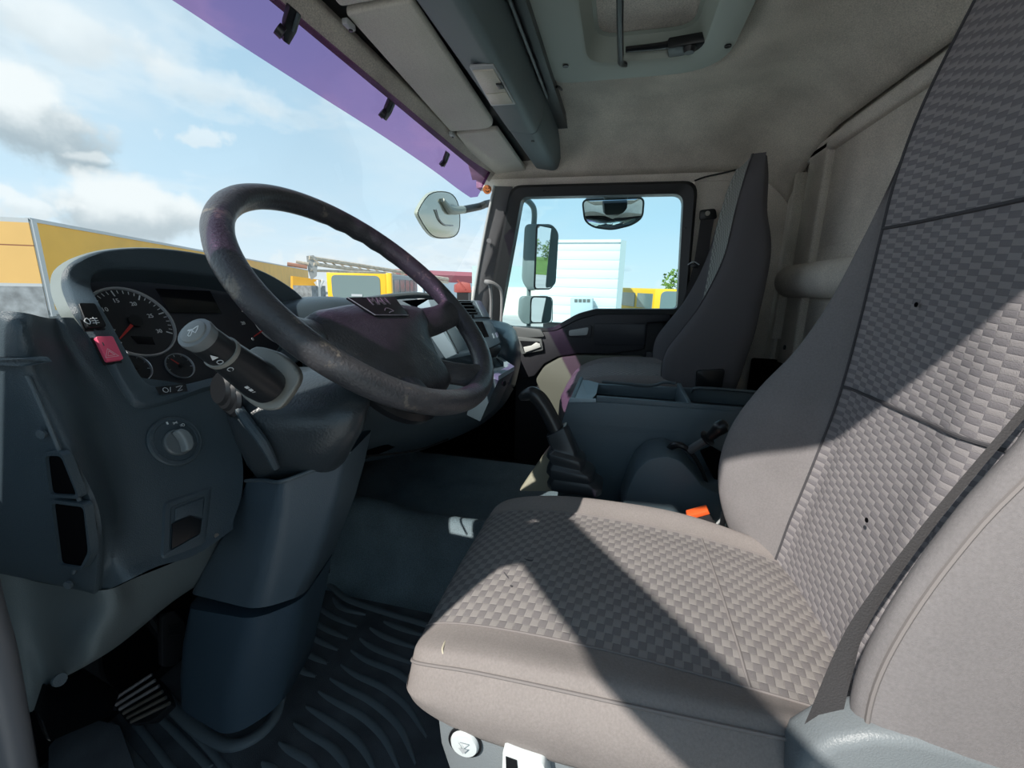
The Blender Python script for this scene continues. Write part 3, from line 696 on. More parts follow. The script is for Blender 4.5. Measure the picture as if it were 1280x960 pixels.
# ---------------------------------------------------------------- seats
def seat_back_rings(xc, prof, fb=0.0, yo=0.0, near=0.0):
    rows = []
    for z, yp, yb, yk, w, xp in prof:
        half = [V((xc, yk+yo, z)), V((xc+w*.55, yk+.004+yo, z)), V((xc+w*.92, yk+.03+yo, z)), V((xc+w*1.0, (yk*.6+yb*.4)+yo, z)), V((xc+w*.985, yb-.03+yo, z)), V((xc+w*.90, yb+.002+yo, z)), V((xc+(w*.45+xp*.55), (yb*.72+yp*.28)+yo, z)), V((xc+xp+.004, yp+.004+yo, z)), V((xc+xp*.66, yp-.003+yo, z)), V((xc+xp*.33, yp-.004+yo, z)), V((xc, yp-.004+yo, z))]
        ring = half+[V((2*xc-p.x, p.y-(near*max(0, 1-abs(z-.66)/.5) if q_ in (2, 3, 4, 5) else 0), p.z)) for q_, p in enumerate(half[-2:0:-1])]
        rows.append(ring)
    return rows
# (z, panel y, bolster y, back y, half width, panel half width)
PD_ = [(.40, -.325, -.300, -.45, .235, .150), (.46, -.335, -.262, -.47, .262, .152), (.53, -.345, -.238, -.49, .272, .153), (.60, -.358, -.232, -.50, .275, .154), (.68, -.372, -.246, -.515, .274, .155), (.76, -.384, -.282, -.525, .268, .155), (.84, -.391, -.330, -.53, .258, .156), (.93, -.396, -.366, -.54, .245, .157), (1.03, -.400, -.388, -.55, .222, .158), (1.12, -.405, -.402, -.555, .192, .160), (1.22, -.420, -.420, -.555, .182, .160), (1.34, -.452, -.452, -.565, .178, .158), (1.43, -.478, -.480, -.565, .165, .145), (1.47, -.50, -.502, -.56, .14, .12)]
PP_ = [(.50, -.300, -.25, -.42, .22, .14), (.56, -.295, -.20, -.44, .235, .14), (.63, -.30, -.175, -.455, .245, .14), (.72, -.315, -.18, -.47, .245, .14), (.80, -.33, -.225, -.485, .24, .14), (.88, -.345, -.275, -.495, .225, .14), (.97, -.355, -.315, -.505, .21, .14), (1.06, -.36, -.345, -.51, .195, .14), (1.13, -.363, -.358, -.505, .175, .14), (1.22, -.370, -.370, -.485, .155, .13), (1.33, -.388, -.388, -.475, .145, .12), (1.40, -.405, -.408, -.465, .12, .10)]
def make_back(root, xc, prof, m_body, m_panel, nu=4, nv=5, near=0.0):
    rows = seat_back_rings(xc, prof, near=near)
    G = grid_pts(rows, nu, nv, closed_u=True)
    nc = len(G[0])                          # ring indices: panel spans control points 7..13
    a, b = 7*nu, 13*nu
    body = [r[b:]+r[:a+1] for r in G]
    o = grid_obj('backrest', body, m_body, root, sharp=80)
    p = grid_obj('backrest_panel', [r[a:b+1] for r in G], m_panel, root, uv=True, sharp=80)
    # caps
    top = G[-1]; mesh('backrest_top', top, [list(range(len(top)))], m_body, root)
    # seams where panel and bolster meet
    return G, a, b, o, p
dsx = .675
ds = thing('driver_seat', 'large grey driver seat in the foreground with checked cloth centre panels', 'seat', V((dsx, 0, 0)))
G, ia, ib, bo, bp_ = make_back(ds, dsx, PD_, FABM, CHECKB, near=.035)
for idx in (ia, ib): tube('panel_seam', [r[idx]+V((0, .001, 0)) for r in G[3:-8]], .0022, FABD, ds, n=1, seg=6)
# horizontal tucks across the backrest panel
def tuck(row, name='panel_tuck'):
    r = G[row][ia:ib+1]; tube(name, [q+V((0, .0005, 0)) for q in r], .0026, FABD, ds, n=1, seg=6)
tuck(int(5*5.5)); tuck(int(5*8.3))
disc('burn_hole', P(1150, 381, Y=-.400)+V((0, .004, 0)), (0, 1, 0), .0035, .001, VOID, ds, seg=10)
disc('burn_hole', P(1090, 651, Y=-.360)+V((0, .006, 0)), (0, 1, 0), .0035, .001, VOID, ds, seg=10)
# bolster side seams
nb = 4*4
seam_i = (len(G[0])-4*4-2)
tube('bolster_seam', [r[seam_i]+V((-.001, .0, 0)) for r in G[4:40]], .0024, SEAM, ds, n=1, seg=6)
# cushion
CQ = [(.252, .402, .414, .418, .175, .12), (.248, .392, .434, .438, .212, .15), (.235, .384, .453, .453, .236, .160), (.205, .376, .468, .466, .250, .165), (.15, .366, .480, .476, .257, .168), (.07, .366, .488, .481, .262, .170), (-.03, .366, .490, .480, .262, .170), (-.13, .366, .488, .474, .258, .170), (-.21, .366, .480, .466, .248, .168), (-.29, .366, .466, .455, .232, .165), (-.36, .366, .45, .44, .215, .155)]
def cushion_rings(xc, prof, dz=0, dy=0):
    rows = []
    for y, zb, ztb, zp, w, xp in prof:
        H = [V((xc, y+dy, zb+dz)), V((xc+w*.6, y+dy, zb+dz)), V((xc+w*.93, y+dy, zb+.012+dz)), V((xc+w, y+dy, zb*.6+ztb*.4+dz)), V((xc+w*.99, y+dy, ztb-.035+dz)), V((xc+w*.90, y+dy, ztb-.003+dz)), V((xc+w*.5+xp*.5, y+dy, ztb*.9+zp*.1+.003+dz)), V((xc+xp, y+dy, zp+dz)), V((xc+xp*.66, y+dy, zp+.004+dz)), V((xc+xp*.33, y+dy, zp+.006+dz)), V((xc, y+dy, zp+.007+dz))]
        rows.append(H+[V((2*xc-p.x, p.y, p.z)) for p in H[-2:0:-1]])
    return rows
GC = grid_pts(cushion_rings(dsx-.01, CQ), 4, 5, closed_u=True)
a, b = 7*4, 13*4
grid_obj('cushion', [r[b:]+r[:a+1] for r in GC], FAB, ds, sharp=80)
grid_obj('cushion_panel', [r[a:b+1] for r in GC], CHECK, ds, uv=True, sharp=80)
f0 = GC[0]; mesh('cushion_nose', f0, [list(range(len(f0)))], FAB, ds)
for idx in (a, b): tube('cushion_seam', [r[idx]+V((0, 0, .0008)) for r in GC], .0018, SEAM, ds, n=1, seg=6)
k = int(5*7.9); tube('cushion_tuck', [q+V((0, 0, .0005)) for q in GC[k][a:b+1]], .0022, SEAM, ds, n=1, seg=6)
ln = [GC[i][5*4-1]+V((-.0, 0, 0)) for i in range(1, 48)]
ln2 = [GC[i][(len(GC[0])-5*4+1)]+V((-.001, 0, .001)) for i in range(1, 48)]
tube('piping', ln2, .0022, SEAM, ds, n=1, seg=6)
# worn tear at the front corner of the cushion
def cz(px, py, z=.47): return P(px, py, Z=z)
_proj = []
for r_ in GC:
    for q in r_:
        d_ = q-CAM; zc_ = d_.dot(cf); _proj.append((640+FPX*d_.dot(cr)/zc_, 480+FPX*d_.dot(cdn)/zc_, zc_))
def on_cushion(px, py):       # nearest modelled surface point of the cushion on that line of sight
    c = [z for x, y, z in _proj if abs(x-px) < 9 and abs(y-py) < 9]
    return PD(px, py, sorted(c)[len(c)//3]-.0005) if c else cz(px, py, .4875)
tube('torn_edge', [on_cushion(*q) for q in ((553, 788), (557, 800), (553, 812), (557, 826))], [.0006, .0018, .0014, .0005], FOAM, ds, n=4, seg=6)
for q in ((548, 770), (538, 796), (531, 806)): tube('torn_edge', [on_cushion(q[0], q[1]), on_cushion(q[0]-3, q[1]+10)], .0009, SEAM, ds, n=1, seg=5)
for q in (((630, 716), (636, 724), (634, 730), (640, 733)), ((655, 699), (664, 701), (672, 699)), ((700, 676), (712, 678))):
    tube('snag', [on_cushion(x, y) for x, y in q], .0016, FABD, ds, n=3, seg=6)
# seat base with side cover
sb_ = [V((dsx-.20, .20, .30)), V((dsx+.20, .20, .30)), V((dsx+.20, -.40, .30)), V((dsx-.20, -.40, .30))]
prism('suspension_base', [p-V((0, 0, .30)) for p in sb_], (0, 0, .32), BLACK, ds, bevel=.02)
SIDEX = .415
sk = [P(543, 874, X=SIDEX), P(575, 895, X=SIDEX), P(620, 925, X=SIDEX), P(700, 955, X=SIDEX), P(760, 985, X=SIDEX), P(900, 1010, X=SIDEX), P(900, 1300, X=SIDEX), P(620, 1150, X=SIDEX), P(565, 975, X=SIDEX), P(550, 930, X=SIDEX)]
prism('side_cover', sk, (.03, 0, 0), mat('cover_grey', (.20, .225, .24), .4, bump=.3, bscale=500), ds, bevel=.006)
bc = P(580, 932, X=SIDEX-.006)
lathe('side_button', bc+V((.008, 0, 0)), (-1, 0, 0), [(.019, 0), (.019, .006), (.017, .009), (.0, .0095)], mat('button_white', (.70, .76, .77), .35), ds, seg=32, caps=False)
lathe('button_bezel', bc+V((.006, 0, 0)), (-1, 0, 0), [(.0225, 0), (.0225, .003), (.0195, .003)], BLACK, ds, seg=32, caps=False)
for s, k in ((1, 'outline'), (-1, 'fill')):
    c0 = bc+V((-.004, 0, .004*s+.001))
    tri = [c0+V((0, .006, .003)), c0+V((0, -.006, .003)), c0+V((0, 0, -.005))]
    if s > 0: tube('button_mark', tri, .0005, PALE, ds, n=1, closed=True, seg=5)
    else: prism('button_mark', tri, (-.0006, 0, 0), PALE, ds)
prism('lever', roundpoly([P(628, 938, X=SIDEX-.02), P(648, 946, X=SIDEX-.02), P(680, 956, X=SIDEX-.02), P(690, 1000, X=SIDEX-.02), P(626, 1000, X=SIDEX-.02)], .006), (.03, 0, 0), mat('button_white', (.70, .76, .77), .35), ds, bevel=.003)
prism('lever_gap', [P(632, 946, X=SIDEX-.021), P(646, 951, X=SIDEX-.021), P(650, 990, X=SIDEX-.021), P(634, 990, X=SIDEX-.021)], (.01, 0, 0), BLACK, ds)
# hinge cover behind the cushion
HX = .40
hc = [P(990, 985, X=HX), P(1005, 950, X=HX), P(1040, 930, X=HX), P(1090, 921, X=HX), P(1150, 925, X=HX), P(1200, 938, X=HX), P(1300, 970, X=HX), P(1300, 1150, X=HX), P(1000, 1100, X=HX)]
prism('hinge_cover', hc, (.05, 0, 0), mat('cover_grey', (.20, .225, .24), .4), ds, bevel=.012, seg=4)

# driver's belt: runs from above the shoulder down between panel and near bolster
bl = thing('driver_belt', 'dark ribbed seat belt webbing stretched down the near side of the driver seat', 'seat belt', V((.42, -.26, .5)))
bA = [P(1330, 440, X=.475), P(1280, 505, X=.47), P(1170, 635, X=.455), P(1080, 752, X=.445), P(1045, 812, X=.44), P(1010, 895, X=.43), P(975, 975, X=.43), P(960, 1010, X=.43)]
bB = [P(1345, 448, X=.472), P(1285, 518, X=.467), P(1176, 648, X=.452), P(1088, 776, X=.442), P(1066, 842, X=.437), P(1052, 900, X=.43), P(1035, 985, X=.43), P(1025, 1020, X=.43)]
wa, wb = spline(bA, 5), spline(bB, 5)
mesh('webbing', wa+wb, [[i, i+1, len(wa)+i+1, len(wa)+i] for i in range(len(wa)-1)], BELT, bl)

# ---------------------------------------------------------------- passenger seat
psx = 1.86
ps = thing('passenger_seat', 'grey passenger seat with integrated headrest beside the far door', 'seat', V((psx, 0, 0)))
G2, ja, jb, _, _ = make_back(ps, psx, PP_, mat('passenger_cloth', (.125, .120, .130), .95, bump=.4, bscale=900, spec=.2), FINEC)
PQ = [(0.205, 0.4, 0.485, 0.485, 0.17, 0.12), (0.195, 0.385, 0.52, 0.52, 0.205, 0.14), (0.175, 0.37, 0.55, 0.545, 0.23, 0.155), (0.14, 0.36, 0.58, 0.57, 0.25, 0.16), (0.07, 0.36, 0.61, 0.6, 0.26, 0.16), (-0.02, 0.36, 0.625, 0.613, 0.262, 0.16), (-0.12, 0.36, 0.63, 0.615, 0.26, 0.16), (-0.22, 0.36, 0.63, 0.613, 0.25, 0.155), (-0.32, 0.37, 0.615, 0.605, 0.24, 0.15)]
GP = grid_pts(cushion_rings(psx, PQ), 4, 4, closed_u=True)
grid_obj('cushion', [r[13*4:]+r[:7*4+1] for r in GP], FABM, ps, sharp=80)
grid_obj('cushion_panel', [r[7*4:13*4+1] for r in GP], CHECK, ps, uv=True, sharp=80)
mesh('cushion_nose', GP[0], [list(range(len(GP[0])))], FABM, ps)
tube('back_seam', [r[3*4]+V((0, 0, 0)) for r in G2], .002, FABD, ps, n=1, seg=6)
tube('back_seam', [r[len(G2[0])-5*4]+V((-.001, .001, 0)) for r in G2[2:]], .0022, FABD, ps, n=1, seg=6)
prism('seat_base', [V((psx-.2, .15, 0)), V((psx+.2, .15, 0)), V((psx+.2, -.35, 0)), V((psx-.2, -.35, 0))], (0, 0, .40), BLACK, ps, bevel=.02)
prism('recliner_bracket', roundpoly([P(870, 462, X=1.62), P(905, 460, X=1.62), P(900, 490, X=1.62), P(868, 490, X=1.62)], .01), (-.02, 0, 0), BLACK, ps, bevel=.003)
# ---------------------------------------------------------------- dashboard body
FP = Plane((.447, .591, .723), tilt(23))
db = thing('dashboard', 'dark blue-grey plastic dashboard body left of and below the instruments', 'dashboard', V((.45, .65, .7)))
def F(px, py, h=0.0): return FP.pt(px, py, h)
LX = .305
rows = [
 [P(-70, 388, X=LX-.005), P(-10, 388, X=LX), P(30, 391, X=LX+.01), P(52, 396, X=LX+.035), F(66, 398), F(78, 397), F(88, 397), F(96, 398)],
 [P(-70, 396, X=LX-.012), P(-10, 402, X=LX-.004), P(28, 412, X=LX), P(52, 420, X=LX+.025), F(74, 424), F(90, 423), F(105, 423), F(118, 425)],
 [P(-70, 450, X=LX-.012), P(-10, 455, X=LX-.004), P(30, 463, X=LX-.002), P(62, 468, X=LX+.018), F(96, 466), F(118, 465), F(134, 464), F(147, 465)],
 [P(-70, 500, X=LX-.010), P(-10, 500, X=LX-.004), P(46, 508, X=LX-.002), P(84, 515, X=LX+.018), F(118, 515), F(165, 514), F(218, 502), F(270, 492)],
 [P(-70, 570, X=LX-.010), P(-10, 570, X=LX-.004), P(72, 568, X=LX-.002), P(108, 575, X=LX+.016), F(138, 580), F(190, 575), F(250, 568), F(300, 560)],
 [P(-70, 640, X=LX-.010), P(-10, 640, X=LX-.004), P(104, 638, X=LX-.002), P(132, 642, X=LX+.014), F(153, 645), F(200, 640), F(250, 636), F(303, 612)],
 [P(-70, 690, X=LX-.010), P(-10, 700, X=LX-.004), P(108, 705, X=LX-.002), P(130, 712, X=LX+.014), F(152, 708), F(195, 692), F(245, 678), F(292, 650)],
 [P(-70, 705, X=LX-.006), P(-10, 715, X=LX+.0), P(100, 738, X=LX+.002), P(122, 742, X=LX+.016), F(158, 726), F(195, 708), F(242, 694), F(288, 662)]]
back = [V((p.x+.01, p.y+.06, p.z+.01)) for p in rows[-1]]
G = grid_pts(rows+[back], 4, 4)
db_m = grid_obj('dash_face', G, PLAST, db, sharp=50)
rt = [r[-1] for r in G]
mesh('dash_side', rt+[p+V((.02, .16, -.01)) for p in rt], [[i, i+1, len(rt)+i+1, len(rt)+i] for i in range(len(rt)-1)], PLAST, db)
# raised rib line on the end panel and its two openings
tube('panel_bead', [P(34, 470, X=LX-.004), P(60, 528, X=LX-.005), P(102, 632, X=LX-.005), P(104, 645, X=LX-.005), P(100, 690, X=LX-.005), P(92, 716, X=LX-.004)], .0022, PLAST2, db, n=5)
disc('end_screw', P(54, 542, X=LX-.006), (-1, -.2, 0), .0050, .003, PLAST2, db, seg=16)
disc('end_screw', P(87, 730, X=LX-.006), (-1, -.2, 0), .0045, .003, PLAST2, db, seg=16)
def opening(pix, name='storage_opening'):
    ins = roundpoly([P(x, y, X=LX-.0105) for x, y in pix], .006, 4)
    c = sum(ins, V())/len(ins)
    outr = [p+(p-c).normalized()*.004 for p in ins]
    R_ = [[p+V((.008, 0, 0)) for p in outr], outr, ins, [p+V((.006, 0, 0)) for p in ins]]
    r = loft(name+'_rim', R_, PLAST, db, cap0=False, cap1=False)
    prism(name, [p+V((.003, 0, 0)) for p in ins], (.002, 0, 0), VOID, db)  # black plate paints in the darkness inside the shallow opening
opening([(56, 570), (76, 570), (96, 620), (62, 618)])
opening([(64, 629), (104, 634), (110, 690), (100, 710), (74, 706)])
# shelf-like upper block above the end panel
prism('dash_shoulder', [P(-60, 446, X=LX-.012), P(30, 448, X=LX-.010), P(60, 446, X=LX+.008), P(66, 452, X=LX+.006), P(32, 458, X=LX-.010), P(-60, 455, X=LX-.012)], (.0, .01, 0), PLAST2, db, bevel=.002)
# bonnet release pocket
hpk = [F(206, 626, .002), F(262, 610, .002), F(255, 674, .002), F(201, 702, .002)]
R_ = [roundpoly([F(204, 628), F(265, 607), F(257, 680), F(200, 703)], .006), roundpoly([F(207, 630, .003), F(262, 611, .003), F(254, 676, .003), F(204, 698, .003)], .006), roundpoly([F(213, 633, .003), F(257, 617, .003), F(250, 668, .003), F(211, 690, .003)], .005), roundpoly([F(214, 634, .0012), F(256, 619, .0012), F(249, 667, .0012), F(212, 688, .0012)], .005)]
pf = loft('release_pocket', R_, PLAST, db, cap0=False)
prism('release_flap', [F(214, 655, .0015), F(236, 645, .0015), F(251, 650, .0015), F(249, 667, .0015), F(213, 687, .0015)], FP.n*.003, BLACK, pf, bevel=.001)
prism('release_flap', [F(218, 636, .0015), F(254, 622, .0015), F(252, 648, .0015), F(237, 644, .0015), F(218, 652, .0015)], FP.n*.002, PLAST, pf, bevel=.001)
disc('face_screw', F(270, 670, .000), FP.n, .0035, .002, STEEL, db, seg=12)
# headlamp rotary switch
kc = F(217.5, 552)
kn = thing('headlamp_switch', 'round rotary light switch with grey grip on the dashboard face', 'switch', kc)
lathe('bezel', kc, FP.n, [(.0355, -.002), (.0355, .003), (.033, .0055), (.0295, .006), (.0285, .0045), (.0, .0045)], PLAST, kn, caps=False)
lathe('bezel_ring', kc, FP.n, [(.0352, .003), (.0340, .0056), (.0330, .0050)], PLAST2, kn, caps=False)
k2 = kc+FP.v*-.003
lathe('dial', k2+FP.n*.0045, FP.n, [(.0185, 0), (.0185, .003), (.017, .005), (.0, .0055)], mat('dial_grey', (.12, .14, .15), .35), kn, caps=False)
gp = [FP.at(*FP.uv(k2+FP.u*a_+FP.v*b_), .009) for a_, b_ in ((-.006, .0155), (.002, .0165), (.009, .010), (.011, 0), (.009, -.010), (.002, -.0165), (-.006, -.0155), (-.0035, -.008), (-.0025, 0), (-.0035, .008))]
prism('grip', gp, FP.n*.014, mat('grip_grey', (.22, .25, .26), .3), kn, bevel=.003, seg=3)
for i_, (px, py) in enumerate(((209, 529), (219, 528.5), (229, 531))):
    c_ = F(px, py, .0062)
    if i_ == 0: prism('switch_symbol', [c_+FP.u*-.0012+FP.v*-.002, c_+FP.u*.0012+FP.v*-.002, c_+FP.u*.0012+FP.v*.002, c_+FP.u*-.0012+FP.v*.002], FP.n*.0003, WHITE, kn)
    elif i_ == 1:
        for s_2 in (-.4, 0, .4): tube('switch_symbol', [c_+FP.u*-.003+FP.v*(s_2*.004), c_+FP.u*.003+FP.v*(s_2*-.004)], .00035, WHITE, kn, n=1, seg=5)
    else:
        tube('switch_symbol', ellipse(c_, FP.u*.0018, FP.v*.002, 12), .0004, WHITE, kn, n=1, closed=True, seg=5)
        for s_2 in (-1, 0, 1): tube('switch_symbol', [c_+FP.u*-.0022+FP.v*.0012*s_2, c_+FP.u*-.0045+FP.v*.0012*s_2], .0003, WHITE, kn, n=1, seg=5)

# ---------------------------------------------------------------- instrument cluster with its hood
CP = Plane((.529, .748, .878), tilt(28.5))
ic = thing('instrument_cluster', 'instrument cluster with round dials under a rounded black hood', 'instrument cluster', CP.o)
outc = [(180, 507, .045), (160, 490, .045), (138, 452, .045), (112, 412, .045), (93, 382, .045), (83, 352, .048), (92, 330, .052), (128, 314, .058), (188, 310, .064), (250, 317, .066), (310, 332, .064), (352, 352, .058), (382, 378, .050), (392, 420, .045), (368, 455, .045), (310, 478, .045), (263, 484, .045), (222, 498, .045)]
innc = [(196, 483, .040), (178, 474, .040), (158, 440, .040), (140, 408, .040), (124, 380, .040), (113, 356, .042), (122, 340, .044), (150, 336, .048), (196, 337, .050), (246, 342, .052), (290, 350, .050), (330, 362, .046), (358, 382, .042), (366, 415, .040), (350, 440, .040), (305, 462, .040), (262, 473, .040), (228, 481, .040)]
def hface(px, py, h):      # keep the bezel proud of the dashboard face where the two meet
    if px < 290 and py > 370:
        q = F(px, py); return max(h, (q-CP.o).dot(CP.n)+.006)
    return h
o3 = [CP.pt(x, y, hface(x, y, h)) for x, y, h in outc]; i3 = [CP.pt(x, y, hface(x, y, h)-.004) for x, y, h in innc]
o3 = spline(o3, 4, True); i3 = spline(i3, 4, True)
fwd = V((0.01, .035, -.008))
shell = [p+fwd+V((-.035 if k < 0 else 0, 0, 0)) for k, p in enumerate(o3)]
cen = sum(o3, V())/len(o3)
shell = [cen+fwd+(p-cen)*1.05 for p in o3]
sh1 = [p+fwd*.3+(p-cen)*.03 for p in o3]
face3 = [p-CP.n*((p-CP.o).dot(CP.n)-.001) for p in i3]
rim_o = [p+(i-p).normalized()*.0 for p, i in zip(o3, i3)]
loft('hood_shell', [shell, sh1, [p+(p-cen).normalized()*.003-CP.n*.006 for p in o3]], mat('hood_outer', (.20, .23, .22), .5, bump=.2, bscale=500), ic, cap0=False, cap1=False)
loft('hood', [[p+(p-cen).normalized()*.003-CP.n*.006 for p in o3], [p+CP.n*.0 for p in o3], [p+(i-p)*.12+CP.n*.003 for p, i in zip(o3, i3)], [p+(i-p)*.88+CP.n*.001 for p, i in zip(o3, i3)], i3, [p-CP.n*.006 for p in i3], [q+(p-q)*.02 for p, q in zip(i3, face3)]], PLAST, ic, cap0=False, cap1=False, sharp=60)
big = [CP.o+(p-CP.o)*1.06 for p in face3]
big = [p-CP.n*((p-CP.o).dot(CP.n)+.001) for p in big]
prism('dial_plate', big, -CP.n*.003, mat('dial_plate', (.030, .030, .038), .45), ic)
def gauge(cx_, cy_, r, needle, label, nums=(), a0=-150, a1=120, major=5, minor=4, full=True, clipv=None):
    c = CP.pt(cx_, cy_, .0005)
    g = disc('gauge', c, CP.n, r*.95, .001, mat('gauge_face', (.026, .026, .030), .5), ic, seg=48); g['label'] = label
    lathe('gauge_ring', c, CP.n, [(r*.94, 0), (r*.965, .004), (r*1.0, .0045), (r*1.02, .001)], SILVER, g, seg=48, caps=False)
    nt_ = (major-1)*minor
    bars = []
    for k in range(nt_+1):
        a = math.radians(a0+(a1-a0)*k/nt_); L = .16 if k % minor == 0 else .09; w_ = .010 if k % minor == 0 else .006
        d = CP.u*math.sin(a)+CP.v*math.cos(a); e = CP.u*math.cos(a)-CP.v*math.sin(a)
        q = c+CP.n*.0012
        bars.append(prism_g([q+d*r*.92-e*r*w_*1.6, q+d*r*.92+e*r*w_*1.6, q+d*r*(.92-L)+e*r*w_*1.6, q+d*r*(.92-L)-e*r*w_*1.6], CP.n*.0003))
    t = merged('gauge_ticks', bars, WHITE, g, smooth=False)
    nd = CP.pt(*needle, .004); d = (nd-c); d -= CP.n*d.dot(CP.n); e = CP.n.cross(d).normalized(); q = c+CP.n*.004
    prism('needle', [q+e*r*.045, q-e*r*.045, q+d-e*r*.015, q+d+e*r*.015], CP.n*.0012, REDN, g)
    disc('needle_cap', c+CP.n*.003, CP.n, r*.17, .004, BLACK, g, seg=24)
    for s_2, px, py in nums: text('gauge_numeral', s_2, CP.pt(px, py, .0018), CP.u, CP.v, r*.16, WHITE, g)
    return g, c
g1, c1 = gauge(167, 403, .060, (149, 424), 'large rev counter dial left of the dark display', (('5', 134, 404), ('10', 131, 387), ('15', 145, 376), ('20', 167, 380), ('25', 188, 395), ('30', 199, 414)), a0=-133, a1=118, major=7, minor=5)
prism('trip_window', [CP.pt(163, 420, .0018), CP.pt(190, 421, .0018), CP.pt(194, 431, .0018), CP.pt(172, 430, .0018)], CP.n*.0004, SCREEN, g1)
tube('gauge_symbol', [CP.pt(139, 411, .002), CP.pt(144, 412, .002), CP.pt(141, 417, .002)], .0006, WHITE, g1, n=1, seg=5)
g2, c2 = gauge(345, 401, .060, (317, 421), 'speedometer dial half hidden behind the steering wheel', (('20', 304, 404), ('40', 305, 389), ('0', 316, 424), ('60', 318, 374)), a0=-133, a1=118, major=7, minor=4)
gauge(168, 461, .0225, (166, 470), 'small left gauge partly behind the bezel', (), a0=-100, a1=100, major=3, minor=3)
g4, c4 = gauge(224, 458, .0225, (213, 449), 'small fuel gauge with red needle', (), a0=-100, a1=100, major=3, minor=3)
prism('cluster_display', [CP.pt(194, 361, .001), CP.pt(262, 364, .001), CP.pt(277, 392, .001), CP.pt(212, 391, .001)], CP.n*.001, SCREEN, ic)
# lower bezel strip and its little lamp label
HL = (o3[0]-CP.o).dot(CP.n)+.004
ls = prism('lamp_label', [CP.pt(194, 484, HL), CP.pt(232, 480, HL), CP.pt(234, 489, HL), CP.pt(199, 494, HL)], CP.n*.0008, mat('label_black', (.02, .022, .026), .3), ic)
tube('lamp_symbol', ellipse(CP.pt(207, 487.5, HL+.001), CP.u*.0035, CP.v*.0035, 12), .0005, PALE, ls, n=1, closed=True, seg=5)
tube('lamp_symbol', [CP.pt(213, 484, HL+.001), CP.pt(213, 490, HL+.001)], .0005, PALE, ls, n=1, seg=5)
tube('lamp_symbol', [CP.pt(220, 484, HL+.001), CP.pt(228, 482, HL+.001), CP.pt(222, 489, HL+.001), CP.pt(228, 487, HL+.001)], .0005, PALE, ls, n=2, seg=5)
# rocker switches on the left of the hood
def rocker(pix, m, label, name='rocker_switch'):
    hh_ = max(hface(x, y, .047) for x, y in pix); pts = [CP.pt(x, y, hh_) for x, y in pix]; t = thing(name, label, 'switch', sum(pts, V())/4)
    prism('surround', [p+(p-sum(pts, V())/4)*.12-CP.n*.003 for p in pts], CP.n*.002, BLACK, t, bevel=.001)
    prism('rocker', roundpoly(pts, .003), CP.n*.006, m, t, bevel=.0018, seg=3); global HH; HH = hh_+.0066; return t
r1_ = rocker([(95, 381), (116, 381), (131, 410), (107, 412)], BLACK, 'black rear fog lamp rocker switch above the red hazard button')
c_ = CP.pt(116, 401, HH)
tube('fog_symbol', spline([c_+CP.u*-.005+CP.v*.004, c_+CP.u*-.009, c_+CP.u*-.005+CP.v*-.004, c_+CP.u*-.003], 4, True), .0006, WHITE, r1_, n=1, closed=True, seg=5)
for s_2 in (-1, 0, 1): tube('fog_symbol', [c_+CP.u*-.0015+CP.v*.003*s_2, c_+CP.u*.006+CP.v*(.003*s_2)], .0005, WHITE, r1_, n=1, seg=5)
tube('fog_symbol', [c_+CP.u*.002+CP.v*.005, c_+CP.u*.003, c_+CP.u*.002+CP.v*-.005], .0005, WHITE, r1_, n=3, seg=5)
r2_ = rocker([(116, 423), (138, 422), (152, 451), (131, 454)], PINK, 'bright red hazard warning button with a triangle', 'hazard_switch')
c_ = CP.pt(138, 442, HH)
for k_ in (.0075, .004):
    tube('hazard_triangle', [c_+CP.u*-k_+CP.v*-k_*.6, c_+CP.u*k_+CP.v*-k_*.6, c_+CP.v*k_*.95], .0005, mat('hazard_mark', (.9, .6, .65), .4), r2_, n=1, closed=True, seg=5)
tube('hazard_slot', [CP.pt(128, 428, HH), CP.pt(130, 432, HH)], .0006, BLACK, r2_, n=1, seg=5)

# dashboard top behind the wheel, and the passenger side
rows = [[V((.76, 1.05, .83)), V((1.2, 1.05, .83)), V((1.7, 1.05, .81)), V((2.17, 1.05, .79))],
        [V((.74, .86, .885)), V((1.1, .85, .885)), V((1.6, .84, .82)), V((2.13, .84, .79))],
        [V((.76, .74, .895)), V((1.0, .68, .905)), V((1.5, .70, .80)), V((2.13, .72, .775))],
        [V((.78, .68, .87)), V((.98, .60, .885)), V((1.5, .60, .775)), V((2.13, .58, .755))],
        [V((.79, .66, .80)), V((.99, .57, .80)), V((1.52, .55, .68)), V((2.13, .53, .68))],
        [V((.80, .66, .60)), V((1.0, .57, .60)), V((1.52, .55, .50)), V((2.13, .53, .50))]]
grid_obj('dash_top', grid_pts(rows, 6, 5), PLAST, db, sharp=60)
# left part of the dash top, under the windscreen in front of the cluster
rows = [[V((-.05, 1.05, .82)), V((.3, 1.05, .82)), V((.78, 1.05, .83))], [V((-.02, .78, .875)), V((.3, .86, .875)), V((.76, .88, .88))], [V((-.02, .70, .84)), V((.3, .80, .86)), V((.76, .84, .87))]]
grid_obj('dash_top_left', grid_pts(rows, 5, 5), PLAST, db, sharp=60)
# grip ridge with dark pocket seen over the hub
tube('top_ridge', [P(440, 377, Y=.74), P(480, 372, Y=.74), P(515, 369, Y=.70), P(540, 371, Y=.66), P(556, 378, Y=.62)], [.012, .018, .020, .016, .010], mat('ridge_grey', (.10, .12, .125), .45), db, seg=14, n=5, flat=.6)
prism('ridge_pocket', [P(505, 376, Y=.63), P(540, 373, Y=.63), P(552, 382, Y=.62), P(520, 384, Y=.63)], (0, .01, 0), VOID, db, bevel=.003)
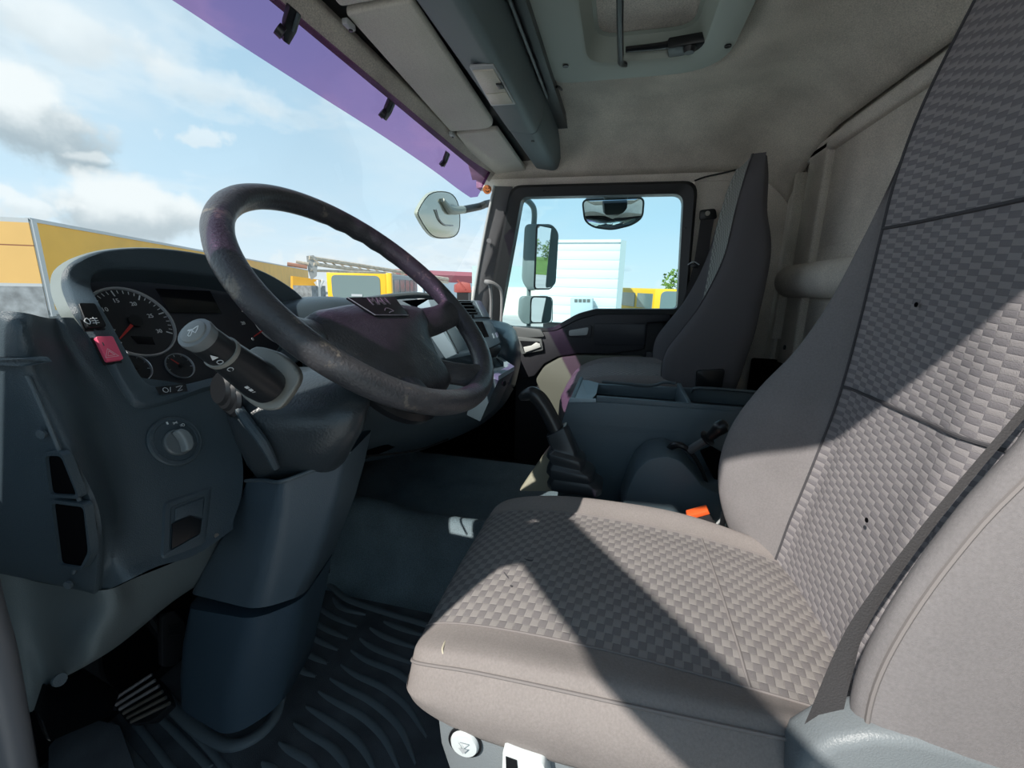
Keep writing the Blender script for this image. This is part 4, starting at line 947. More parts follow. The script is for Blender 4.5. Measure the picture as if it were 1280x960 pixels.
# lower dash sweeping round to the centre stack
rows = [[P(395, 440, Y=.64), P(450, 420, Y=.64), P(520, 410, Y=.58), P(585, 432, Y=.47), P(615, 442, Y=.40), P(632, 452, Y=.36)],
        [P(400, 490, Y=.60), P(455, 480, Y=.60), P(520, 476, Y=.52), P(590, 470, Y=.42), P(622, 462, Y=.345), P(642, 459, Y=.315)],
        [P(410, 530, Y=.60), P(465, 525, Y=.58), P(525, 518, Y=.50), P(592, 500, Y=.40), P(624, 484, Y=.335), P(640, 472, Y=.31)],
        [P(425, 565, Y=.62), P(470, 561, Y=.60), P(530, 549, Y=.53), P(595, 523, Y=.43), P(625, 500, Y=.36), P(639, 482, Y=.32)],
        [P(440, 580, Y=.68), P(480, 573, Y=.66), P(535, 560, Y=.60), P(598, 533, Y=.50), P(628, 508, Y=.43), P(642, 486, Y=.38)]]
grid_obj('lower_dash', grid_pts(rows, 5, 5), PLAST, db, sharp=60)
tube('lower_seam', [P(400, 575, Y=.60), P(450, 571, Y=.60), P(520, 563, Y=.54), P(560, 549, Y=.50)], .003, BLACK, db, n=4, seg=6)
# closed underside of the dashboard
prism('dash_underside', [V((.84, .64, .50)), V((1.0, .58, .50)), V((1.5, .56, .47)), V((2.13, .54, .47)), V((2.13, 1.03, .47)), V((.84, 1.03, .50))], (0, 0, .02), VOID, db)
# back filler so that the far footwell stays dark

# ---------------------------------------------------------------- centre stack
SP = Plane((1.28, .395, .85), tilt(24, -22))
cs = thing('centre_stack', 'light blue-grey centre stack with air vents and display turned to the driver', 'centre stack', SP.o)
def s3p(px, py, h=0.0): return SP.pt(px, py, h)
fc = [s3p(535, 374), s3p(600, 375), s3p(613, 398), s3p(626, 428), s3p(608, 437), s3p(572, 443), s3p(545, 402)]
prism('stack_face', fc, -SP.n*.05, GREYP, cs, bevel=.004)
prism('stack_body', [s3p(533, 376, -.045), s3p(603, 376, -.045), s3p(628, 428, -.045), s3p(600, 455, -.045), s3p(560, 445, -.045)], -SP.n*.10, PLAST, cs, bevel=.006)
def vent(pix, rows_=4):
    pts = [s3p(x, y, .001) for x, y in pix]
    v_ = prism('air_vent', pts, SP.n*.001, VOID, cs)
    a_, b_, c_, d_ = pts
    for k in range(rows_):
        f = (k+.5)/rows_
        p, q = a_+(d_-a_)*f, b_+(c_-b_)*f
        w_ = (d_-a_)*.22/rows_*2
        prism('vent_slat', [p, q, q+w_*.5, p+w_*.5], SP.n*.006, PLAST2, v_)
vent([(573, 376), (588, 376), (597, 393), (584, 393)]); vent([(560, 376), (570, 376), (581, 393), (571, 393)])
disc('vent_wheel', s3p(591, 395.5, .001), SP.n, .005, .002, BLACK, cs, seg=12)
tube('panel_gap', [s3p(560, 399, .001), s3p(602, 397, .001), s3p(613, 397.5, .001)], .0016, BLACK, cs, n=1, seg=6)
prism('blank_panel', roundpoly([s3p(594, 377, .0), s3p(601, 376.5, .0), s3p(612, 396, .0), s3p(603, 396.5, .0)], .003), SP.n*.002, GREYP, cs, bevel=.001)
prism('stack_display', [s3p(589, 402, .001), s3p(603, 402, .001), s3p(611, 421, .001), s3p(600, 423, .001)], SP.n*.001, SCREEN, cs)
prism('radio_panel', roundpoly([s3p(553, 409, .0), s3p(568, 409, .0), s3p(586, 437, .0), s3p(569, 441, .0)], .004), SP.n*.003, mat('radio_grey', (.21, .29, .33), .4), cs, bevel=.001)
tube('panel_gap', [s3p(549, 402, .002), s3p(557, 412, .002), s3p(573, 442, .002)], .0022, BLACK, cs, n=1, seg=6)
for px, py in ((615, 417), (619, 416)): prism('stack_button', [s3p(px, py, .001), s3p(px+2, py-.5, .001), s3p(px+4, py+5, .001), s3p(px+2, py+6, .001)], SP.n*.002, GREYP, cs)
prism('lower_pod', [s3p(604, 439, .0), s3p(626, 430, .0), s3p(627, 437, .0), s3p(621, 446, .0), s3p(606, 448, .0)], -SP.n*.04, BLACK, cs, bevel=.004)
# rounded dark cowl on the passenger side of the stack
cw = thing('passenger_cowl', 'dark blue rounded dashboard cowl between centre stack and passenger door', 'dashboard', P(635, 430, X=1.5))
rows = [[P(606, 398, X=1.55), P(622, 401, X=1.55), P(636, 405, X=1.62), P(645, 414, X=1.75)],
        [P(612, 412, X=1.42), P(630, 415, X=1.45), P(643, 420, X=1.52), P(650, 432, X=1.70)],
        [P(620, 432, X=1.38), P(637, 435, X=1.40), P(647, 440, X=1.48), P(651, 450, X=1.68)],
        [P(622, 452, X=1.38), P(638, 456, X=1.40), P(646, 462, X=1.48), P(648, 466, X=1.68)],
        [P(620, 480, X=1.42), P(636, 484, X=1.46), P(642, 484, X=1.55), P(644, 482, X=1.7)]]
grid_obj('cowl', grid_pts(rows, 5, 5), mat('cowl_blue', (.034, .062, .085), .35, bump=.2, bscale=500), cw, thick=.01, sharp=60)
# tray under the stack
TP = P(632, 458, Z=.715)
ty = thing('dash_tray', 'open tray with light grey rim at the foot of the centre stack', 'tray', TP)
tz = .712
to = [P(621, 443, Z=tz), P(643, 458, Z=tz), P(623, 470, Z=tz), P(604, 464, Z=tz), P(606, 446, Z=tz)]
ti = [P(620, 447, Z=tz), P(637, 457, Z=tz), P(622, 464, Z=tz), P(608, 460, Z=tz), P(609, 448, Z=tz)]
loft('tray_rim', [[p+V((0, 0, -.012)) for p in to], to, ti, [p+V((0, 0, -.05)) for p in ti]], GREYP, ty, cap0=False, cap1=False, sharp=20)
prism('tray_floor', [p+V((0, 0, -.05)) for p in ti], (0, 0, -.003), BLACK, ty)
to2 = [p+V((0, 0, -.013)) for p in to]
prism('tray_body', [c_+(p-c_)*1.0 for c_ in [sum(to2, V())/len(to2)] for p in to2], (.03, .06, -.13), PLAST, ty, bevel=.004)
disc('socket', P(629, 479, Y=to2[1].y-.0)+V((0, -.0, 0)), (-.4, -1, 0), .008, .004, BLACK, ty, seg=12)

# ---------------------------------------------------------------- knee panel and kick strip under the dashboard
kp = thing('knee_panel', 'grey-blue knee panel under the dashboard left of the steering column', 'panel', V((.45, .65, .45)))
rows = [[P(-60, 705, X=.335), P(0, 715, X=.335), P(50, 728, X=.345), P(125, 738, Y=.570), P(170, 722, Y=.585), P(243, 690, Y=.61), P(292, 650, Y=.62), P(312, 630, Y=.64)],
        [P(-60, 750, X=.335), P(5, 750, X=.335), P(52, 770, X=.345), P(128, 765, Y=.58), P(175, 752, Y=.60), P(240, 718, Y=.63), P(292, 682, Y=.645), P(310, 668, Y=.66)],
        [P(-60, 800, X=.335), P(15, 800, X=.335), P(56, 812, X=.35), P(110, 800, Y=.60), P(165, 782, Y=.62), P(228, 742, Y=.66), P(280, 708, Y=.665), P(300, 692, Y=.68)],
        [P(-60, 860, X=.34), P(28, 885, X=.34), P(62, 852, X=.36), P(105, 830, Y=.62), P(150, 803, Y=.64), P(215, 752, Y=.69), P(262, 722, Y=.69), P(290, 706, Y=.70)],
        [P(-60, 880, X=.37), P(30, 893, X=.36), P(66, 856, X=.38), P(108, 832, Y=.66), P(152, 804, Y=.68), P(216, 752, Y=.72), P(262, 722, Y=.72), P(290, 706, Y=.73)]]
grid_obj('panel_sheet', grid_pts(rows, 5, 5), mat('knee_plastic', (.135, .165, .175), .42, bump=.3, bscale=600), kp, sharp=70)
st_ = struct(tube('trim_5', [P(-45, 640, X=.20), P(-30, 740, X=.20), P(-8, 820, X=.20), P(10, 900, X=.20), P(25, 975, X=.20), P(35, 1040, X=.2)], [.013, .014, .014, .013, .012, .012], mat('door_seal', (.13, .135, .15), .4), n=5, seg=16))
tube('seal_lip', [P(-28, 640, X=.21), P(-10, 740, X=.21), P(10, 820, X=.21), P(30, 900, X=.21), P(44, 975, X=.21)], .004, BLACK, st_, n=5)

# ---------------------------------------------------------------- steering column with shroud
sc = thing('steering_column', 'tapering blue-grey steering column shroud standing on the cab floor', 'steering column', V((.62, .68, 0)))
def oring_(lx, rx, y, d, ry=.75, dy=0, n=28, sl=0.0, p=2.6):
    a_, b_ = PD(lx, y+sl*(rx-lx)*-.5, d), PD(rx, y+sl*(rx-lx)*.5, d); c = (a_+b_)/2; u = (b_-a_)/2
    w_ = V((0, 0, 1)).cross(u).normalized()*u.length*ry; out = []
    for k in range(n):
        t = 2*PI*k/n; ct, st2 = math.cos(t), math.sin(t)
        out.append(c+u*math.copysign(abs(ct)**(2/p), ct)+w_*math.copysign(abs(st2)**(2/p), st2))
    return out
def quad(L, Fc, R, dl, df, dr, r=.03, deep=.14):
    l_, f_, r_ = PD(L[0], L[1], dl), PD(Fc[0], Fc[1], df), PD(R[0], R[1], dr)
    dv_ = cf*deep; dv_.z = 0
    return roundpoly([l_, f_, r_, r_+dv_, l_+dv_], [r*.6, r*1.1, r*.6, .02, .02], 6)
R_ = [quad((217, 882), (287, 924), (352, 882), .80, .74, .78, .07), quad((217, 850), (290, 885), (358, 850), .79, .725, .765, .06), quad((222, 806), (302, 830), (368, 806), .77, .70, .745, .05), quad((232, 760), (318, 775), (378, 750), .745, .68, .725, .04)]
loft('pedestal', R_, mat('column_blue', (.040, .068, .096), .42, bump=.25, bscale=600), sc, sharp=70)
cm_ = mat('shroud_blue', (.062, .090, .115), .36, bump=.25, bscale=600)
R_ = [quad((236, 742), (322, 763), (380, 744), .725, .655, .705, .03), quad((252, 712), (330, 727), (392, 712), .72, .645, .695, .025), quad((278, 668), (338, 680), (410, 664), .71, .635, .68, .022), quad((296, 630), (346, 640), (422, 620), .70, .625, .67, .018), quad((307, 602), (352, 603), (432, 572), .69, .615, .66, .012)]
loft('column_shroud', R_, cm_, sc, sharp=70, cap1=False)
tube('shroud_lip', [PD(307, 601, .69), PD(330, 600, .65), PD(351, 602, .614), PD(390, 588, .636), PD(432, 571, .66)], .0028, PLAST2, sc, n=4)
# upper cowling round the column, glossy
R_ = [oring_(330, 415, 600, .70, .5), oring_(312, 432, 575, .66, .45), oring_(296, 452, 540, .635, .40), oring_(286, 460, 510, .63, .36), oring_(298, 468, 485, .65, .3), oring_(318, 462, 462, .68, .25)]
loft('column_cowling', R_, mat('cowl_gloss', (.036, .045, .052), .28, bump=.25, bscale=300), sc, sharp=70)
# bellows ring left of the stalk plate
for k in range(3):
    c_ = PD(276+k*7, 486+k*7, .60)
    lathe('bellows_ring', c_, V((1, -.3, -.2)), [(.020, -.004), (.024, 0), (.020, .004)], BLACK, sc, seg=20)
tube('cowling_edge', [PD(292, 500, .60), PD(308, 525, .59), PD(330, 555, .59), PD(345, 585, .61)], [.005, .007, .007, .005], PLAST, sc, n=4)
# stalk mounting plate and stalk
stk_ = thing('control_stalk', 'thick column stalk with grey horn button at its end', 'stalk', PD(330, 480, .52))
plt = [PD(x_, y_, d_-.022) for x_, y_, d_ in ((341, 438, .535), (358, 448, .535), (372, 463, .535), (372, 479, .53), (352, 508, .525), (335, 513, .525), (316, 507, .525), (300, 493, .53), (292, 480, .535), (312, 436, .54))]
prism('mount_plate', spline(plt, 4, True), cf*.020-cr*.004, STALKG, stk_, bevel=.004, seg=3)
pa = PD(332, 481, .500); pb = PD(246, 418, .410); ax = (pb-pa).normalized(); Ls = (pb-pa).length
def ring_ax(s, r, r2=None, n=24):
    c = pa+ax*s; u = cdn-cdn.dot(ax)*ax; u.normalize(); w_ = ax.cross(u); r2 = r2 or r
    return [c+u*r*math.cos(2*PI*k/n)+w_*r2*math.sin(2*PI*k/n) for k in range(n)]
loft('stalk_arm', [ring_ax(-.005, .021), ring_ax(.01, .0225), ring_ax(Ls*.42, .0195), ring_ax(Ls*.62, .0175), ring_ax(Ls*.66, .0172)], mat('stalk_black', (.020, .022, .025), .35), stk_, sharp=50)
loft('stalk_band', [ring_ax(Ls*.655, .0182), ring_ax(Ls*.70, .0182)], STALKG, stk_)
loft('stalk_sleeve', [ring_ax(Ls*.70, .0165), ring_ax(Ls*.97, .0155)], mat('stalk_black', (.020, .022, .025), .35), stk_)
loft('stalk_collar', [ring_ax(Ls*.93, .0158), ring_ax(Ls*1.0, .0168), ring_ax(Ls*1.03, .0162), ring_ax(Ls*1.035, .014)], mat('collar_grey', (.17, .185, .19), .3), stk_, sharp=50)
loft('horn_button', [ring_ax(Ls*1.03, .0125), ring_ax(Ls*1.05, .0120), ring_ax(Ls*1.06, .0095)], mat('collar_grey2', (.22, .23, .225), .4), stk_, sharp=40)
hc_ = pa+ax*(Ls*1.0615); hu = (cr-cr.dot(ax)*ax).normalized(); hv = ax.cross(hu)
if hv.z < 0: hv = -hv
tube('horn_symbol', [hc_+hu*-.004+hv*.001, hc_+hu*.001+hv*.0015, hc_+hu*.005+hv*.005, hc_+hu*.005+hv*-.003, hc_+hu*.001, hc_+hu*-.004], .0005, WHITE, stk_, n=2, seg=5)
tube('horn_symbol', [hc_+hu*-.001+hv*.001, hc_+hu*-.002+hv*-.005, hc_+hu*.001+hv*-.006, hc_+hu*.001+hv*-.001], .0005, WHITE, stk_, n=2, seg=5)
# symbols printed on the arm
tocam = -cf
for s_, k in ((Ls*.83, 't'), (Ls*.74, 'c'), (Ls*.60, 'c'), (Ls*.30, 's'), (Ls*.24, 's'), (Ls*.18, 's')):
    up_ = (tocam-tocam.dot(ax)*ax).normalized(); side = ax.cross(up_).normalized()
    dirn = (up_+side*(.25 if k != 's' else .05)).normalized(); rr_ = .0174 if s_ > Ls*.5 else (.0208)
    c = pa+ax*s_+dirn*rr_; w_ = ax.cross(dirn)
    if k == 't': prism('stalk_symbol', [c+ax*.004, c-ax*.003+w_*.003, c-ax*.003-w_*.003], dirn*.0006, WHITE, stk_)
    elif k == 'c': tube('stalk_symbol', ellipse(c, ax*.0026, w_*.0026, 10), .0005, PALE, stk_, n=1, closed=True, seg=5)
    else: prism('stalk_symbol', [c+ax*.0025+w_*.0015, c-ax*.0015+w_*.0015, c-ax*.0015-w_*.0018, c+ax*.0025-w_*.0018], dirn*.0006, WHITE, stk_)
c = pa+ax*(Ls*.93)+(tocam-tocam.dot(ax)*ax).normalized()*.0175

# ---------------------------------------------------------------- steering wheel
WN = tilt(47.7, -4.8); WP = Plane((.647, .386, .926), WN)
sw = thing('steering_wheel', 'large worn black steering wheel with four spokes and lettered hub', 'steering wheel', WP.o)
Rw = .2265
ringp = [WP.at(Rw*math.cos(2*PI*k/72), Rw*math.sin(2*PI*k/72)) for k in range(72)]
vs, fs = [], []
for k in range(144):
    a = 2*PI*k/144; d = WP.u*math.cos(a)+WP.v*math.sin(a); c = WP.o+d*Rw
    deg = (math.degrees(a)+360) % 360
    rr = .0182
    gripz = max(0, 1-abs(deg-52)/22)                 # finger grips on the underside of the upper right rim
    for j in range(18):
        t = 2*PI*j/18; inw = -math.cos(t)
        r_ = rr*(1+.07*gripz**.5*math.sin(math.radians(deg)*36)*(1 if inw > 0 else .0)) if gripz > 0 else rr
        r_ *= 1+.10*max(0, -math.sin(t))
        vs.append(c+d*math.cos(t)*r_+WN*math.sin(t)*r_)
for k in range(144):
    for j in range(18): fs.append([k*18+j, k*18+(j+1) % 18, ((k+1) % 144)*18+(j+1) % 18, ((k+1) % 144)*18+j])
mesh('rim', vs, fs, WHEELM, sw)
# hub pad: a dished T shape, outline in wheel coordinates
padc = [(-.150, -.012), (-.10, -.003), (-.04, .002), (.03, .000), (.095, -.008), (.140, -.022), (.120, -.055), (.085, -.085), (.058, -.120), (.040, -.150), (.028, -.182), (-.010, -.190), (-.060, -.186), (-.095, -.180), (-.122, -.150), (-.140, -.110), (-.160, -.075), (-.176, -.045)]
def padring(s, h, cx_=-.015, cy_=-.075): return spline([WP.at(cx_+(u-cx_)*s, cy_+(v-cy_)*s, h) for u, v in padc], 4, True)
loft('hub_pad', [padring(.86, -.065), padring(.98, -.045), padring(1.0, -.028), padring(.965, -.016), padring(.85, -.008), padring(.6, .0), padring(.3, .004), padring(.05, .005)], WHEELM, sw, sharp=60)
def spoke(a_in, r_in, a_out, w0, w1, h0, name='spoke'):
    pts = []
    for k in range(6):
        f = k/5; r = r_in+(Rw-r_in)*f; a = math.radians(a_in+(a_out-a_in)*f); h = h0*(1-f)**1.3-.004
        pts.append((WP.at(r*math.cos(a), r*math.sin(a), h), w0*(1-f)+w1*f+(.008*max(0, f-.7)/.3)))
    v_, f_ = tube_g([p for p, w in pts], [w for p, w in pts], seg=16, n=4, flat=.55, up=WN); return v_, f_
for ai, ri, ao, w0, w1, h0 in ((-26, .10, -12, .036, .024, -.028), (197, .13, 192, .024, .022, -.030), (-82, .12, -66, .030, .024, -.042), (250, .12, 240, .030, .024, -.046)):
    mesh('spoke', *spoke(ai, ri, ao, w0, w1, h0), WHEELM, sw)
# lettered plate
lpz = [WP.pt(432, 374, .004), WP.pt(492, 373, .004), WP.pt(509, 396, .002), WP.pt(467, 396, .002)]
pt_ = prism('badge_plate', lpz, WN*.004, mat('badge_black', (.025, .025, .028), .3), sw, bevel=.0008)
tube('badge_edge', [lpz[0]+WN*.004, lpz[3]+WN*.004, lpz[2]+WN*.004], .0008, SILVER, sw, n=1, seg=6)
bu = (lpz[1]-lpz[0]).normalized(); bv = WN.cross(bu)
text('badge_letters', 'MAN', (lpz[0]+lpz[1]+lpz[2]+lpz[3])/4+bv*.009+WN*.0045, bu, bv, .022, mat('badge_letter', (.30, .29, .30), .3, metal=.4), sw, depth=.0012)
cb = (lpz[0]+lpz[1]+lpz[2]+lpz[3])/4-bv*.010+WN*.0045+bu*.004
tube('badge_emblem', [cb-bu*.010, cb-bu*.002+bv*.005, cb+bu*.006+bv*.003, cb+bu*.011-bv*.002, cb+bu*.004-bv*.003, cb-bu*.004-bv*.005], .0008, mat('badge_letter', (.30, .29, .30), .3, metal=.4), sw, n=3, seg=6)
lathe('steering_shaft', WP.at(-.0, -.06, -.20), WN, [(.045, 0), (.05, .08), (.055, .15)], BLACK, sw)
# ring of column parts visible through the lower opening
lathe('hub_ring', WP.at(-.01, -.12, -.085), WN, [(.085, 0), (.088, .012), (.08, .02)], BLACK, sw)

# ---------------------------------------------------------------- storage console between the seats
CX = 1.17
co = thing('centre_console', 'blue-grey storage console between the seats with open divided tray', 'console', V((1.35, -.1, .3)))
CONM = mat('console_blue', (.088, .125, .150), .42, bump=.3, bscale=600)
near = [P(711, 500, X=CX), P(702, 528, X=CX-.01), P(700, 560, X=CX-.01), P(696, 640, X=CX), V((CX, -.48, .25)), V((CX, -.48, .0)), P(945, 514, X=CX)]
near[5] = V((CX, -.48, P(945, 515, X=CX).z)); near = near[:6]
zt = P(711, 500, X=CX).z
low_ = [V((p.x, p.y, min(p.z, P(711, 500, X=CX).z-.055))) for p in near]
prism('console_body', [low_[0]]+low_[1:], (.34, 0, 0), CONM, co)
prism('near_panel', near, (.014, 0, 0), CONM, co, bevel=.004)
prism('front_panel', [V((CX+.002, near[0].y, near[0].z-.002)), V((CX+.338, near[0].y, near[0].z-.002)), V((CX+.338, near[2].y, near[2].z)), V((CX+.002, near[2].y, near[2].z))], (0, -.014, 0), CONM, co, bevel=.004)
def cz_(px, py, X): return P(px, py, X=X)
rimz = zt+.004
yf = P(711, 500, X=CX).y
prism('tray_wall', [V((CX+.004, yf-.075, rimz-.01)), V((CX+.004, -.46, rimz-.01)), V((CX+.004, -.46, rimz+.012)), V((CX+.004, yf-.075, rimz+.012))], (.012, 0, 0), CONM, co, bevel=.002)
prism('tray_wall', [V((CX+.30, yf-.02, rimz-.055)), V((CX+.30, -.46, rimz-.055)), V((CX+.30, -.46, P(940, 489, X=CX+.30).z)), V((CX+.30, yf-.02, P(733, 480, X=CX+.30).z))], (.02, 0, 0), CONM, co, bevel=.003)
prism('tray_end', [V((CX+.0, yf-.01, rimz-.01)), V((CX+.31, yf-.01, rimz-.01)), V((CX+.31, yf-.045, P(728, 478, X=CX+.30).z)), V((CX+.16, yf-.045, P(728, 478, X=CX+.30).z-.002)), V((CX+.0, yf-.04, rimz+.005))], (0, -.025, 0), GREYP, co, bevel=.004)
prism('tray_floor', [V((CX+.016, yf-.02, rimz-.058)), V((CX+.32, yf-.02, rimz-.058)), V((CX+.32, -.46, rimz-.058)), V((CX+.016, -.46, rimz-.058))], (0, 0, .004), BLACK, co)
prism('divider', [V((CX+.016, -.205, rimz-.055)), V((CX+.30, -.205, rimz-.055)), V((CX+.30, -.205, rimz+.005)), V((CX+.016, -.205, rimz-.002))], (0, -.012, 0), CONM, co, bevel=.002)
prism('ledge_lip', [P(712, 498, X=CX-.004), P(745, 499, X=CX-.004), P(745, 503, X=CX-.004), P(711, 503, X=CX-.004)], (.01, 0, 0), GREYP, co, bevel=.001)
tube('inner_rail', [V((CX+.292, yf-.08, rimz-.008)), V((CX+.292, -.12, rimz-.010)), V((CX+.292, -.16, rimz+.004)), V((CX+.292, -.20, rimz+.004))], .005, PLAST2, co, n=3)
tube('inner_rail', [V((CX+.285, -.25, rimz-.02)), V((CX+.28, -.27, rimz-.003)), V((CX+.28, -.45, rimz-.003))], .005, PLAST2, co, n=3)
# panel in front of it: sunlight on the tunnel side painted as pale colour
pm_ = [P(690, 555, X=1.16), P(680, 568, X=1.15), P(658, 600, X=1.12), P(648, 615, X=1.10), P(700, 615, X=1.10), P(702, 560, X=1.16)]
prism('sunlit_panel', pm_, (.03, 0, 0), mat('sunlit_panel', (.30, .29, .22), .7), co, bevel=.006)

# parking brake housing and lever
bh = thing('parking_brake', 'parking brake lever with black knob in a rounded blue-grey housing', 'brake lever', V((1.05, -.1, .4)))
BX = 1.02
arc = [P(775, 640, X=BX), P(787, 606, X=BX), P(796, 588, X=BX), P(812, 574, X=BX), P(834, 570, X=BX), P(852, 577, X=BX), P(866, 592, X=BX), P(878, 608, X=BX), P(896, 617, X=BX), P(960, 626, X=BX), P(975, 720, X=BX), P(800, 720, X=BX)]
arc2 = roundpoly(arc, .012, 3)
prism('housing', arc2, (.135, 0, 0), CONM, bh, bevel=.010, seg=3)
sl_ = [P(876, 566, X=BX+.10), P(888, 590, X=BX+.09), P(900, 612, X=BX+.07), P(925, 612, X=BX+.07), P(925, 580, X=BX+.12), P(890, 560, X=BX+.12)]
prism('slot_gate', sl_, (.02, 0, 0), VOID, bh, bevel=.003)
tube('gate_lip', [P(835, 562, X=BX+.07), P(842, 557, X=BX+.06), P(852, 557, X=BX+.05), P(864, 566, X=BX+.05), P(876, 585, X=BX+.05), P(884, 605, X=BX+.05)], [.007, .009, .008, .006, .005, .004], BLACK, bh, n=4)
LV = [P(862, 563, X=BX+.05), P(873, 556, X=BX+.04), P(884, 549, X=BX+.03)]
tube('lever_shaft', LV, .010, mat('lever_metal', (.11, .12, .13), .3, metal=.3), bh, n=2, seg=14)
lathe('lever_collar', P(884, 548, X=BX+.03), (LV[-1]-LV[0]).normalized(), [(.010, -.004), (.019, -.002), (.020, .002), (.012, .005)], BLACK, bh, seg=20)
tube('lever_knob', [P(886, 547, X=BX+.03), P(893, 541, X=BX+.025), P(900, 535, X=BX+.02), P(906, 532, X=BX+.02), P(910, 531, X=BX+.02)], [.010, .013, .017, .016, .006], BLACK, bh, n=5, seg=16)

# gear lever
gl = thing('gear_lever', 'black gear lever with stepped rubber boot in front of the console', 'gear lever', V((1.0, .1, .4)))
GX = 1.02
def gr(lx, rx, ly, ry_, d=.035):
    a_, b_ = P(lx, ly, X=GX), P(rx, ry_, X=GX); m_ = (a_+b_)/2; u = (b_-a_)/2
    return [m_+u*s1+V((t1*d, 0, 0)) for s1, t1 in ((-1, -.6), (-.8, -1), (.8, -1), (1, -.6), (1, .6), (.8, 1), (-.8, 1), (-1, .6))]
steps = []
lv = [(687, 752, 602, 612, .050), (686, 754, 596, 604, .052), (690, 742, 589, 596, .046), (685, 744, 585, 593, .048), (686, 742, 577, 587, .047), (690, 731, 572, 582, .040), (685, 732, 566, 576, .042), (686, 730, 560, 571, .041), (692, 722, 557, 565, .032), (688, 722, 553, 561, .030), (684, 708, 543, 530, .024)]
loft('gear_boot', [gr(l_, r_, a_, b_, d_) for l_, r_, a_, b_, d_ in lv], mat('boot_rubber', (.030, .036, .042), .32), gl, bevel=.0015, sharp=30)
tube('gear_handle', [P(697, 540, X=GX), P(688, 522, X=GX), P(678, 505, X=GX), P(670, 495, X=GX), P(664, 492, X=GX), P(655, 495, X=GX), P(650, 498, X=GX)], [.0215, .019, .018, .019, .018, .013, .007], mat('handle_black', (.022, .025, .028), .28), gl, n=5, seg=18)
tube('handle_ridge', [P(704, 535, X=GX), P(690, 508, X=GX), P(680, 493, X=GX), P(668, 486, X=GX), P(658, 488, X=GX)], .0035, BLACK, gl, n=5)

# seat belt buckle and wiring beside the driver seat
bk_ = thing('belt_buckle', 'black seat belt buckle with orange-red release button', 'buckle', P(880, 660, X=.93))
q = [P(857, 649, X=.93), P(887, 643, X=.93), P(898, 662, X=.93), P(909, 690, X=.93), P(880, 690, X=.93), P(866, 670, X=.93)]
prism('buckle_body', roundpoly(q, .004), (.022, 0, 0), mat('buckle_black', (.030, .030, .033), .4), bk_, bevel=.003)
q = [P(859, 645, X=.928), P(885, 638, X=.928), P(888, 643, X=.928), P(859, 651, X=.928)]
prism('release_button', q, (.024, 0, .002), ORANGE, bk_, bevel=.002)
wr1 = [P(896, 655, X=1.0), P(906, 645, X=1.0), P(918, 634, X=1.0), P(935, 630, X=1.0)]
tag(tube('seat_wiring', wr1, .003, LGREY, n=4), 'thin grey cable arching behind the belt buckle', 'cable')
wl = thing('wire_loom', 'bundle of cream coloured wires between driver seat and console', 'cable', P(925, 670, X=.95))
for dx_, dz_ in ((0, 0), (5, 3), (10, 8)):
    tube('wire', [P(938+dx_, 640+dz_, X=.95), P(922+dx_, 650+dz_, X=.95), P(916+dx_, 664+dz_, X=.95), P(918+dx_, 684+dz_, X=.95), P(925+dx_, 700+dz_, X=.95)], .005, CREAM, wl, n=4)
tube('wire_sleeve', [P(905, 640, X=.97), P(903, 660, X=.97), P(906, 680, X=.97), P(914, 700, X=.97)], .006, BLACK, wl, n=4)

# ---------------------------------------------------------------- floor mat, ribs, pedals
fm = thing('floor_mat', 'black rubber floor mat with long wavy ribs', 'floor mat', V((.6, .5, 0)))
mp_ = [V((.10, 1.0, .002)), V((.10, .1, .002)), V((.55, .05, .002)), V((.99, .3, .002)), V((1.00, .9, .002)), V((1.0, 1.0, .002))]
prism('mat_sheet', mp_, (0, 0, .008), RUBBER, fm)
tube('mat_border', [P(412, 730, Z=.014), P(432, 748, Z=.014), P(470, 762, Z=.014), P(520, 777, Z=.014), P(600, 800, Z=.014)], .010, RIBM, fm, n=4, seg=10, flat=.6)
tube('column_border', [P(205, 870, Z=.014), P(225, 893, Z=.014), P(250, 915, Z=.014), P(285, 932, Z=.014), P(318, 922, Z=.014), P(342, 898, Z=.014), P(350, 872, Z=.014), P(352, 850, Z=.014)], .013, RIBM, fm, n=4, seg=10, flat=.7)
ribs = [((385, 110), (430, 160), (550, 195)), ((275, 130), (380, 200), (505, 255)), ((220, 180), (340, 260), (460, 315)), ((185, 235), (290, 310), (410, 372)), ((160, 320), (260, 390), (357, 440)), ((150, 410), (215, 465), (300, 505)),
        ((640, 230), (720, 260), (840, 300)), ((570, 262), (660, 310), (830, 370)), ((520, 315), (610, 370), (820, 450)), ((475, 375), (560, 425), (700, 480), (800, 560), (900, 680)), ((425, 447), (510, 500), (640, 560), (760, 660), (855, 810)), ((370, 515), (460, 565), (590, 635), (720, 760), (800, 945)), ((312, 580), (400, 630), (530, 700), (640, 810), (720, 980)), ((250, 655), (330, 700), (450, 780), (540, 870), (610, 1010)), ((190, 740), (260, 785), (370, 850), (440, 930), (480, 1010)), ((115, 835), (180, 875), (270, 930), (330, 1010)), ((30, 935), (80, 965), (150, 1010))]
